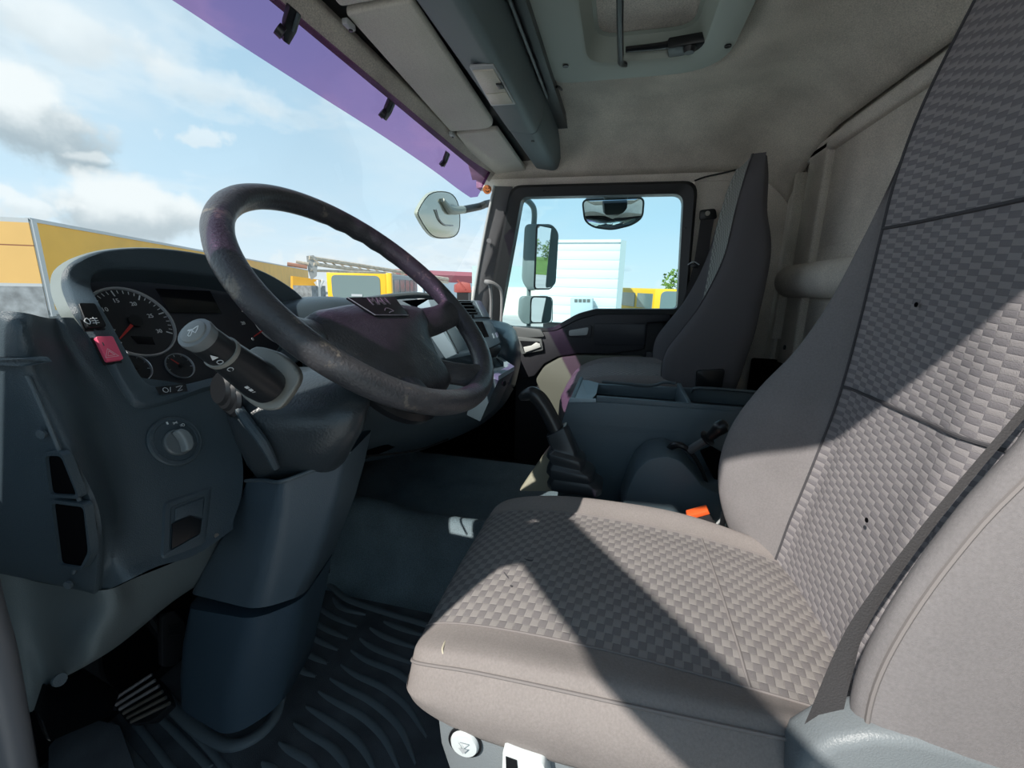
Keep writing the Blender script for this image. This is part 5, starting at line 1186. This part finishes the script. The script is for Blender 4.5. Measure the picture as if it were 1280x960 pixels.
for rb in ribs:
    pp = spline([P(320+x/4, 720+y/4, Z=.010) for x, y in rb], 4); L = len(pp); a_, b_ = [], []
    for i in range(L):
        T_ = (pp[min(i+1, L-1)]-pp[max(i-1, 0)]).normalized(); w_ = V((-T_.y, T_.x, 0))*(.0085*math.sin(PI*min(1, (i+.25)/(L-.5)))**.6 + .0008)
        a_.append(pp[i]-w_); b_.append(pp[i]+w_)
    vv = a_+b_+[p+V((0, 0, .0045)) for p in (a_[i]+(b_[i]-a_[i])*.25 for i in range(L))]+[p+V((0, 0, .0045)) for p in (a_[i]+(b_[i]-a_[i])*.75 for i in range(L))]
    ff = []
    for i in range(L-1):
        ff += [[i, i+1, 2*L+i+1, 2*L+i], [2*L+i, 2*L+i+1, 3*L+i+1, 3*L+i], [3*L+i, 3*L+i+1, L+i+1, L+i]]
    mesh('rib', vv, ff, RIBM, fm, sharp=70)
for (x0_, y0_), (x1_, y1_) in (((150, 925), (190, 975)), ((170, 905), (225, 975)), ((198, 895), (262, 960)), ((212, 880), (285, 965))):
    tube('rib', [P(x0_, y0_, Z=.012), P(x1_, y1_, Z=.012)], .007, RIBM, fm, n=1, flat=.6)
# small accelerator roller seen at the tunnel edge
pe_ = thing('accelerator_pedal', 'small ribbed pedal edge next to the engine tunnel', 'pedal', P(400, 712, X=.98))
prism('pedal_pad', roundpoly([P(388, 706, X=.95), P(408, 698, X=.95), P(413, 716, X=.95), P(396, 726, X=.95)], .006), (.03, .02, .01), BLACK, pe_, bevel=.004)
for k in range(5): tube('pad_rib', [P(390+k*4.2, 705-k*1.6, X=.945), P(396+k*3.6, 725-k*2, X=.945)], .0018, RIBM, pe_, n=1, seg=6)
# brake pedal
bp2 = thing('brake_pedal', 'worn ribbed metal brake pedal left of the steering column', 'pedal', P(180, 880, Z=.10))
PZ = .12
pad = [P(137, 877, Z=PZ), P(188, 841, Z=PZ+.03), P(205, 858, Z=PZ+.03), P(214, 880, Z=PZ+.02), P(190, 902, Z=PZ), P(160, 905, Z=PZ)]
pn = (pad[1]-pad[0]).cross(pad[4]-pad[0]).normalized()
if pn.z < 0: pn = -pn
prism('pedal_pad', roundpoly(pad, .006), -pn*.018, BLACK, bp2, bevel=.004)
for k in range(6):
    f = k/5; a_ = P(140+f*24, 876+f*26, Z=PZ+.008); b_ = P(190+f*22, 843+f*36, Z=PZ+.034)
    tube('pad_rib', [a_, b_], .0035, STEEL if k > 2 else mat('rib_dull', (.22, .20, .20), .45), bp2, n=1, seg=8)
tube('pedal_arm', [P(150, 880, Z=PZ-.02), P(120, 850, Z=.2), P(110, 800, Y=.85)], [.012, .014, .016], BLACK, bp2, n=4)
cp_ = thing('clutch_pedal', 'dark pedal in shadow beside the steering column', 'pedal', P(215, 790, Y=.8))
cq = [P(203, 770, Y=.84), P(218, 762, Y=.84), P(232, 778, Y=.84), P(234, 810, Y=.82), P(222, 832, Y=.80), P(204, 835, Y=.80)]
prism('pedal_pad', roundpoly(cq, .01), (0, .015, 0), mat('pedal_rubber', (.013, .013, .015), .5), cp_, bevel=.004)
for k in range(8): tube('pad_stud', [P(212, 782+k*6, Y=.825), P(224, 780+k*6, Y=.825)], .0018, BLACK, cp_, n=1, seg=6)
tube('pedal_arm', [P(205, 800, Y=.86), P(180, 760, Y=.92), P(170, 720, Y=.98)], .010, BLACK, cp_, n=3)
lb = thing('pedal_bracket', 'dark angled pedal bracket with pale bolt at the lower left', 'bracket', P(90, 860, Y=.72))
prism('bracket_plate', [P(60, 862, Y=.80), P(100, 838, Y=.80), P(150, 870, Y=.78), P(140, 895, Y=.70), P(60, 930, Y=.68), P(50, 900, Y=.70)], (.01, .03, 0), BLACK, lb, bevel=.004)
disc('bolt', P(73, 850, Y=.70), (0, -1, .3), .008, .004, PLAST2, lb, seg=14)
# clutch side foot plate
prism('foot_plate', [P(60, 925, Z=.03), P(105, 895, Z=.05), P(150, 905, Z=.05), P(175, 975, Z=.03), P(60, 985, Z=.02)], (0, 0, -.01), RUBBER, fm, bevel=.004)
# ================================================================ OUTSIDE
TW = mat('truck_white', (.72, .78, .78), .35)
HOUS = mat('mirror_housing', (.20, .25, .25), .4)
mm_ = thing('wing_mirrors', 'pair of grey exterior mirrors on one arm outside the passenger window', 'mirror', P(675, 330, X=2.52))
MX = 2.50
# main mirror: housing deeper towards the outside, glass faces the rear and the cab
def mirror(name, hous, glass, parent, X0, dx, dy):
    h = [P(x, y, X=X0) for x, y in hous]
    a_ = roundpoly(h, .03, 5)
    c = sum(a_, V())/len(a_)
    R_ = [[c+(p-c)*.86+V((dx, dy, 0)) for p in a_], [c+(p-c)*.97+V((dx*.7, dy*.7, 0)) for p in a_], a_, [c+(p-c)*.97+V((-.006, -.006, 0)) for p in a_]]
    o = loft(name, R_, HOUS, parent, sharp=50)
    return o
mh = mirror('mirror_housing', [(656, 280), (690, 280), (698, 290), (694, 358), (660, 364), (652, 350)], None, mm_, MX, .16, .04)
GP1 = Plane(P(682, 320, X=MX-.02), V((-.62, -.78, -.045)))
gq = roundpoly([GP1.pt(671, 281), GP1.pt(695, 286), GP1.pt(693, 352), GP1.pt(688, 361), GP1.pt(668, 361)], .02, 4)
prism('mirror_glass', gq, GP1.n*.004, MIRR, mm_)
tube('glass_edge', gq, .006, mat('edge_black', (.02, .025, .025), .4), mm_, n=1, closed=True, seg=6)
GP2 = Plane(P(676, 388, X=MX-.02), V((-.62, -.78, -.12)))
mirror('lower_housing', [(650, 370), (686, 370), (690, 376), (688, 404), (654, 405), (648, 396)], None, mm_, MX, .13, .04)
gq = roundpoly([GP2.pt(664, 371), GP2.pt(690, 372), GP2.pt(690, 403), GP2.pt(663, 403)], .025, 4)
prism('lower_glass', gq, GP2.n*.004, MIRR, mm_)
tube('lower_edge', gq, .005, mat('edge_black', (.02, .025, .025), .4), mm_, n=1, closed=True, seg=6)
tube('mirror_arm', [P(630, 240, X=2.22), P(646, 246, X=2.42), P(658, 250, X=2.50), P(666, 258, X=2.52), P(668, 268, X=2.53), P(667, 284, X=2.54)], .016, HOUS, mm_, n=5)
tube('mirror_arm', [P(661, 360, X=2.54), P(661, 372, X=2.54)], .012, HOUS, mm_, n=1)
tube('mirror_arm', [P(661, 402, X=2.54), P(660, 416, X=2.50), P(655, 424, X=2.40), P(645, 430, X=2.22)], .014, HOUS, mm_, n=2)
# kerb mirror above the door
km = thing('kerb_mirror', 'wide convex kerb mirror hanging over the passenger window', 'mirror', P(767, 262, X=2.42))
kq = roundpoly([P(728, 250, X=2.42), P(805, 247, X=2.42), P(803, 272, X=2.40), P(790, 281, X=2.39), P(765, 287, X=2.385), P(742, 284, X=2.39), P(731, 276, X=2.40)], .03, 4)
kc_ = sum(kq, V())/len(kq)
kn_ = V((-.86, -.05, -.50)).normalized()
ringsk = [[kc_+(p-kc_)*s+kn_*h for p in kq] for s, h in ((1.0, 0), (.8, .012), (.6, .020), (.4, .026), (.2, .029), (.02, .030))]
loft('mirror_glass', ringsk, MIRR, km, cap0=False, sharp=80)
tube('glass_edge', kq, .005, mat('edge_black', (.02, .025, .025), .4), km, n=1, closed=True, seg=6)
loft('mirror_shell', [kq, [kc_+(p-kc_)*.95+V((.05, 0, .03)) for p in kq], [kc_+(p-kc_)*.5+V((.09, 0, .06)) for p in kq]], mat('edge_black', (.02, .025, .025), .4), km, cap0=False)
prism('mirror_bracket', [P(752, 240, X=2.40), P(785, 238, X=2.40), P(785, 250, X=2.40), P(755, 251, X=2.40)], (-.19, 0, .06), mat('edge_black', (.02, .025, .025), .4), km, bevel=.006)
# front mirror seen through the windscreen
fr = thing('front_mirror', 'pale rounded front mirror on a dark arm seen through the windscreen corner', 'mirror', P(550, 268, Y=1.02))
fq = [P(x, y, Y=1.0) for x, y in ((536, 243), (552, 239), (566, 243), (574, 258), (575, 284), (568, 296), (550, 298), (537, 292), (524, 272), (523, 262))]
fq = spline(fq, 3, True); fcn = sum(fq, V())/len(fq); fd = V((0.35, .9, .1)).normalized()
loft('mirror_shell', [fq, [fcn+(p-fcn)*1.02+fd*.02 for p in fq], [fcn+(p-fcn)*.75+fd*.07 for p in fq], [fcn+(p-fcn)*.3+fd*.09 for p in fq]], mat('mirror_pale', (.35, .40, .34), .4), fr, cap0=False, sharp=60)
fn_ = V((.25, -.9, -.35)).normalized()
loft('mirror_glass', [[fcn+(p-fcn)*s-fd*h for p in fq] for s, h in ((.96, -.001), (.7, .006), (.4, .010), (.02, .012))], mat('mirror_warm', (.50, .50, .42), .18, metal=.9), fr, cap0=True, sharp=80)
tube('mirror_neck', [P(553, 250, Y=.985), P(563, 262, Y=.98), P(582, 262, Y=.96)], [.012, .026, .022], mat('mirror_pale', (.35, .40, .34), .4), fr, n=4)
tube('mirror_arm', [P(580, 262, Y=.96), P(600, 258, Y=.90), P(612, 254, Y=.84), P(640, 252, Y=.80)], .022, mat('edge_black', (.02, .025, .025), .4), fr, n=3)
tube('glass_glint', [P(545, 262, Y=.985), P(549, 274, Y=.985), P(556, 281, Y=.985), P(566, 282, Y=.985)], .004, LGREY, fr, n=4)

# ---- long yellow trailer and its neighbour
YEL = mat('trailer_yellow', (.84, .45, .05), .5, mottle=.08, mscale=.6)
YEL2 = mat('trailer_orange', (.70, .43, .14), .5, mottle=.06, mscale=.5)
ALU = mat('aluminium', (.50, .52, .52), .45, metal=.3)
def wallbox(name, a, b, z0, z1, t, m, parent, **k):
    a, b = V(a), V(b); d = (b-a).normalized(); nn = V((-d.y, d.x, 0))*t
    return prism(name, [V((a.x, a.y, z0)), V((b.x, b.y, z0)), V((b.x, b.y, z1)), V((a.x, a.y, z1))], nn, m, parent, **k)
TZ = 2.6
A = P(36, 276, Z=TZ); B = P(250, 314, Z=TZ); dT = (B-A).normalized(); Bend = A+dT*75
nT = V((-dT.y, dT.x, 0))
yt = thing('yellow_trailer', 'long yellow box trailer with aluminium top rail beyond the dashboard', 'trailer', V((A.x, A.y, GZ)))
wallbox('side_wall', A, Bend, GZ+1.1, TZ, 2.5, YEL, yt)
wallbox('side_skirt', A+nT*.1, Bend+nT*.1, GZ+.05, GZ+1.1, 2.2, mat('chassis_grey', (.22, .24, .25), .7, mottle=.4, mscale=3), yt)
wallbox('top_rail', A-nT*.04, Bend-nT*.04, TZ-.02, TZ+.10, .12, ALU, yt)
wallbox('lower_rail', A-nT*.04, Bend-nT*.04, GZ+1.0, GZ+1.15, .12, ALU, yt)
p_ = prism_g([V((A.x, A.y, GZ+.95)), V((A.x, A.y, TZ+.05)), V((A.x+dT.x*.22, A.y+dT.y*.22, TZ+.05)), V((A.x+dT.x*.22, A.y+dT.y*.22, GZ+.95))], -nT*.08)
mesh('corner_post', *p_, ALU, yt)
for k in range(3):
    c_ = A+dT*(3.0+k*1.4)+nT*.3
    lathe('wheel', V((c_.x, c_.y, GZ+.5)), nT, [(.5, -.15), (.52, 0), (.5, .15)], BLACK, yt)
# its rear end, closed by pale orange panels above a grey chassis
E0 = A-dT*.03; E1 = A+nT*2.6-dT*.03
for z0_, z1_ in ((.60, 1.80), (1.84, 2.54)): wallbox('rear_panel', E0, E1, z0_, z1_, -.05, YEL2, yt)
wallbox('rear_rail', E0, E1, .50, .60, -.06, ALU, yt)
wallbox('rear_groove', E0, E1, 1.80, 1.84, -.02, mat('rust', (.25, .10, .05), .8), yt)
wallbox('rear_top', E0, E1, 2.54, TZ+.08, -.06, ALU, yt)
wallbox('rear_chassis', E0, E1, GZ+.3, .5, -.02, mat('chassis_grey', (.22, .24, .25), .7, mottle=.4, mscale=3), yt)
# ---- concrete pump / crane boom with yellow carrier
CRN = mat('boom_cream', (.55, .48, .38), .6, mottle=.25, mscale=3)
cr_ = thing('crane_truck', 'truck with folded cream lattice boom lying above the yellow bus', 'crane', V((34, 28, GZ)))
def Q(px, py, d): return CAM+ray(px, py).normalized()*d
DB = 46.0
def bar(name, p, q, r, m=CRN, **k): return tube(name, [p, q], r*1.5, m, cr_, n=1, seg=6)
bar('boom_chord', Q(386, 322, DB), Q(560, 349, DB+10), .13); bar('boom_chord', Q(392, 330, DB), Q(560, 353, DB+10), .11); bar('boom_chord', Q(388, 338, DB), Q(470, 341, DB+3), .08)
for k in range(14):
    f = k/14; x = 392+f*150; bar('boom_brace', Q(x, 323.5+f*24, DB+f*9), Q(x+7, 330+f*20, DB+f*9), .05)
prism('boom_head', [Q(383, 320, DB), Q(392, 319, DB), Q(397, 326, DB), Q(396, 345, DB), Q(389, 350, DB), Q(385, 338, DB)], (.5, .4, 0), mat('boom_grey', (.35, .36, .35), .6), cr_)
bar('boom_tip', Q(359, 330, DB), Q(384, 334, DB), .12, mat('boom_red', (.45, .22, .15), .6)); bar('boom_tip', Q(370, 327, DB), Q(386, 330, DB), .09)
bar('support_leg', Q(398, 350, DB), Q(399, 375, DB), .12, mat('boom_white', (.7, .7, .68), .6)); bar('support_leg', Q(394, 352, DB), Q(399, 360, DB), .09, mat('boom_white', (.7, .7, .68), .6)); bar('support_leg', Q(404, 350, DB), Q(399, 360, DB), .09, mat('boom_white', (.7, .7, .68), .6))
base_ = Q(386, 362, DB); prism('carrier_body', [Q(366, 345, DB+1), Q(402, 350, DB+1), Q(402, 380, DB+1), Q(366, 380, DB+1)], (1.5, 1.5, 0), mat('trailer_yellow', (.6, .4, .04), .5), cr_)
bx = V((base_.x+.5, base_.y+.3, GZ)); prism('carrier_chassis', [bx+V((-1.0, -1.0, 0)), bx+V((1.0, -1.0, 0)), bx+V((1.0, 1.0, 0)), bx+V((-1.0, 1.0, 0))], (0, 0, 1.8), mat('chassis_grey', (.22, .24, .25), .7, mottle=.4, mscale=3), cr_)
# ---- yellow bus
def bus(name, label, corners, zt, zb, length, group=None, body=mat('bus_yellow', (.90, .52, .02), .35), winm=mat('bus_window', (.16, .22, .22), .15), side_dir=None, nwin=6, front=True, sidem=None):
    a, b = corners; d = (b-a).normalized(); nn = side_dir.normalized()
    t = thing(name, label, 'bus', V((a.x, a.y, GZ)), group)
    w_ = (b-a).length
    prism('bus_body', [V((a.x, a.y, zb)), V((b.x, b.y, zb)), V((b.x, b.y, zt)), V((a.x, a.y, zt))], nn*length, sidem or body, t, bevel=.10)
    # front face frame and windscreen
    o = -nn*.03
    prism('bus_face', [a+V((0, 0, zb-a.z))+o, b+V((0, 0, zb-b.z))+o, b+V((0, 0, zt-b.z))+o, a+V((0, 0, zt-a.z))+o], nn*.05, body, t, bevel=.05)
    def fpnt(f, z, off): p = a+(b-a)*f; return V((p.x, p.y, z))-nn*off
    H = zt-zb
    prism('bus_windscreen', roundpoly([fpnt(.08, zb+H*.42, .06), fpnt(.90, zb+H*.42, .06), fpnt(.90, zt-H*.05, .06), fpnt(.08, zt-H*.05, .06)], .25), nn*.04, winm, t)
    # side windows as separate panes
    for k in range(nwin):
        f0, f1 = (k+.08)/nwin, (k+.92)/nwin
        p, q = b+nn*(length*f0), b+nn*(length*f1); s = d*.03
        prism('side_window', [V((p.x, p.y, zb+H*.52))+s, V((q.x, q.y, zb+H*.52))+s, V((q.x, q.y, zt-H*.12))+s, V((p.x, p.y, zt-H*.12))+s], -d*.05, winm, t)
    for k in range(2):
        p = b+nn*(length*(.2+.55*k)); lathe('wheel', V((p.x, p.y, GZ+.48)), d, [(.48, -.3), (.48, .02)], BLACK, t)
    prism('underbody', [V((a.x, a.y, GZ+.3))+nn*.2, V((b.x, b.y, GZ+.3))+nn*.2, V((b.x, b.y, zb))+nn*.2, V((a.x, a.y, zb))+nn*.2], nn*(length-.4), BLACK, t)
    return t, d, nn, a, b
DBUS = 25.0
a = Q(408, 341, DBUS); b = Q(482, 343, DBUS*.965); ztb = a.z+.02
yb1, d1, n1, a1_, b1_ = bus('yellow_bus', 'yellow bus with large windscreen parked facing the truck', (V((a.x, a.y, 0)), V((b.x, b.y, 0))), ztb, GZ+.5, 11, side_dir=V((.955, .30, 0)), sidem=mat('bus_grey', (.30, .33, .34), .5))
text('bus_lettering', 'FORD', None or V(((a.x+b.x)/2, (a.y+b.y)/2, ztb-1.62))-n1*.1, (b-a).normalized(), V((0, 0, 1)), .28, WHITE, yb1) if False else None
# name plate under the windscreen
c_ = (V((a.x, a.y, 0))+V((b.x, b.y, 0)))/2; zz = P(445, 369, X=c_.x).z
prism('name_plate', [V((c_.x, c_.y, zz-.06))-n1*.08-d1*.28, V((c_.x, c_.y, zz-.06))-n1*.08+d1*.28, V((c_.x, c_.y, zz+.06))-n1*.08+d1*.28, V((c_.x, c_.y, zz+.06))-n1*.08-d1*.28], -n1*.01, PALE, yb1)
# yellow corner pillar of the bus
p = V((b.x, b.y, GZ+.5)); prism('corner_pillar', [p-n1*.04, p-n1*.04+d1*.30, p+n1*.3+d1*.30, p+n1*.3], (0, 0, ztb-GZ-.45), mat('bus_yellow', (.90, .52, .02), .35), yb1, bevel=.05)
# roof with red cladding far beyond
rb_ = thing('red_roof_building', 'distant low building with dark red roof beyond the parked bus', 'building', P(565, 350, X=70))
ra, rb2 = P(528, 343, X=60), P(640, 347, X=75)
prism('roof', [ra, rb2, rb2-V((0, 0, 1.25)), ra-V((0, 0, 1.0))], (3, 6, .8), mat('roof_red', (.36, .10, .12), .7), rb_)
wa2, wb2 = ra-V((0, 0, 1.0)), rb2-V((0, 0, 1.2))
prism('wall', [wa2, wb2, V((wb2.x, wb2.y, GZ)), V((wa2.x, wa2.y, GZ))], (3, 6, 0), mat('wall_blue', (.50, .60, .66), .7), rb_)
ag = thing('antenna_mast', 'thin antenna mast above the red roof', 'mast', P(530, 343, X=60))
tube('mast', [P(530.5, 336, X=60), P(530.5, 372, X=60)], .06, BLACK, ag, n=1, seg=6)
# red machine in front of that building
rm = thing('red_machine', 'small red farm machine parked in front of the low building', 'machine', P(578, 362, X=40))
prism('body', [P(570, 356, X=42), P(578, 352, X=42), P(588, 354, X=42), P(590, 366, X=42), P(570, 366, X=42)], (2, 1, 0), mat('machine_red', (.30, .06, .05), .6), rm, bevel=.1)
tube('frame_bar', [P(572, 350, X=42), P(582, 362, X=42)], .08, mat('machine_red', (.5, .08, .06), .5), rm, n=1, seg=6)
box('machine_base', V((P(579, 366, X=42).x+.8, P(579, 366, X=42).y, (GZ+P(579, 366, X=42).z)/2)), (2, 1.2, P(579, 366, X=42).z-GZ), BLACK, rm)
# second bus, grey, mostly hidden
a = Q(496, 347, 34); b = Q(520, 350, 34)
# ---- white box truck across the yard
wt = thing('white_box_truck', 'white box truck body filling the passenger window', 'truck', P(740, 350, X=17))
WX = 17.0
wl0, wl1 = P(676, 300, X=WX+.2), P(776, 302.5, X=WX)
zt2 = P(735, 301, X=WX).z
nrow = 9
zbt = .95-.9
nW = V((1, .0, 0))
prism('box_core', [V((wl0.x+.05, wl0.y, GZ+.95)), V((wl1.x+.05, wl1.y, GZ+.95)), V((wl1.x+.05, wl1.y, zt2)), V((wl0.x+.05, wl0.y, zt2))], (6.5, .4, 0), TW, wt)
zb2 = GZ+.95
for k in range(nrow):
    z0_ = zb2+(zt2-zb2)*k/nrow+.010; z1_ = zb2+(zt2-zb2)*(k+1)/nrow-.010
    prism('panel_slat', [V((wl0.x+.03, wl0.y, z0_)), V((wl1.x+.03, wl1.y, z0_)), V((wl1.x+.03, wl1.y, z1_)), V((wl0.x+.03, wl0.y, z1_))], (.04, 0, 0), TW, wt, bevel=.008)
prism('corner_post', [V((wl1.x-.03, wl1.y, GZ+.8)), V((wl1.x-.03, wl1.y-.20, GZ+.8)), V((wl1.x-.03, wl1.y-.20, zt2)), V((wl1.x-.03, wl1.y, zt2+.02))], (.1, 0, 0), mat('post_grey', (.36, .44, .45), .4), wt)
prism('top_rail', [V((wl0.x-.03, wl0.y, zt2-.05)), V((wl1.x-.03, wl1.y, zt2-.05)), V((wl1.x-.03, wl1.y, zt2+.05)), V((wl0.x-.03, wl0.y, zt2+.05))], (.08, 0, 0), TW, wt)
cu_ = [P(713, 372, X=WX-.5), P(741, 373, X=WX-.5), P(741, 400, X=WX-.5), P(713, 400, X=WX-.5)]
cu = prism('cooling_unit', cu_, (.5, 0, 0), mat('unit_grey', (.45, .55, .57), .5), wt, bevel=.03)
for k in range(4): prism('unit_grille', [P(718+k*5.2, 374, X=WX-.51), P(722+k*5.2, 374, X=WX-.51), P(722+k*5.2, 378, X=WX-.51), P(718+k*5.2, 378, X=WX-.51)], (.02, 0, 0), mat('grille_dark', (.12, .14, .13), .6), cu)
for s_ in (0, 1):
    lathe('wheel', V((WX+1.0, (wl0.y if s_ == 0 else wl1.y)*.8, GZ+.5)), (0, 1, 0), [(.5, -.15), (.5, .15)], BLACK, wt)
prism('chassis', [V((WX+.3, wl0.y-.2, GZ+.5)), V((WX+.3, wl1.y+.2, GZ+.5)), V((WX+.3, wl1.y+.2, GZ+.95)), V((WX+.3, wl0.y-.2, GZ+.95))], (5.5, .3, 0), BLACK, wt)
# lower left: pale wall and long white trailer behind the mirrors
lw = thing('white_wall_building', 'low white building with green-grey upper wall behind the mirrors', 'building', P(640, 370, X=34))
x_ = 34
prism('upper_wall', [P(590, 332, X=x_), P(700, 333, X=x_), P(700, 360, X=x_), P(590, 358, X=x_)], (4, 0, 0), mat('wall_green', (.42, .55, .55), .6), lw)
prism('lower_wall', [P(590, 358, X=x_-.3), P(700, 360, X=x_-.3), V((x_-.3, P(700, 360, X=x_).y, GZ)), V((x_-.3, P(590, 360, X=x_).y, GZ))], (4, 0, 0), mat('wall_pale', (.75, .73, .64), .7), lw)
# far buses on the right
far = thing('blue_vehicle', 'small dark blue vehicle far away at the right of the passenger window', 'vehicle', P(790, 378, X=60))
prism('body', [P(785, 371, X=60), P(800, 370, X=60), P(801, 386, X=60), P(784, 386, X=60)], (3, 0, 0), mat('veh_blue', (.05, .08, .25), .4), far, bevel=.2)
prism('windows', [P(788, 372, X=59.9), P(798, 372, X=59.9), P(798, 376, X=59.9), P(788, 376, X=59.9)], (.3, 0, 0), mat('bus_window', (.16, .22, .22), .15), far)
box('underbody', V((61.5, P(792, 380, X=60).y, (GZ+P(792, 386, X=60).z)/2)), (2, 1.2, abs(P(792, 386, X=60).z-GZ)+.2), BLACK, far)
fa, fb = P(818, 361, X=24), P(842, 359, X=20)
x0 = 21.0
c1_ = P(819, 361, X=x0); c2_ = P(858, 359, X=x0)
yb2, d2, n2, _, _ = bus('yellow_bus', 'yellow bus at the right edge of the passenger window', (V((c2_.x, c2_.y-1.2, 0)), V((c1_.x, c1_.y, 0))), c1_.z, GZ+.45, 16, side_dir=V((.93, .36, 0)), nwin=8)
# small trees above it
def tree(label, c, r, hgt, n=220):
    t = thing('tree', label, 'tree', V((c.x, c.y, GZ)))
    tube('trunk', [V((c.x, c.y, GZ)), V((c.x, c.y, c.z-r*.3))], r*.08, mat('bark', (.12, .09, .06), .9), t, n=1, seg=8)
    vs, fs = [], []
    for k in range(n):
        d = V((random.gauss(0, 1), random.gauss(0, 1), random.gauss(0, 1))).normalized()*r*random.uniform(.5, 1.0)
        p = c+V((d.x, d.y, d.z*.9)); s = r*(.13 if n < 300 else .10); a_ = V((random.uniform(-1, 1), random.uniform(-1, 1), random.uniform(-1, 1))).normalized(); b_ = a_.orthogonal().normalized()
        q = len(vs); vs += [p+a_*s, p+b_*s*.6, p-a_*s, p-b_*s*.6]; fs.append([q, q+1, q+2, q+3])
    o = mesh('foliage', vs, fs, mat('leaves', (.12, .20, .03), .8), t, smooth=False, fixn=False); o['kind'] = 'stuff'
    return t
tree('green tree top showing above the right hand yellow bus', P(852, 357, X=40), 1.8, 4)
# tree line behind, reflected in the mirrors
for k in range(14):
    tree('green tree on the verge behind the truck, reflected in the wing mirror', V((-50+k*8, -150-(k%3)*6, GZ+3.6+(k%2))), 4.2, 5, 420)['group'] = 'trees on the verge'
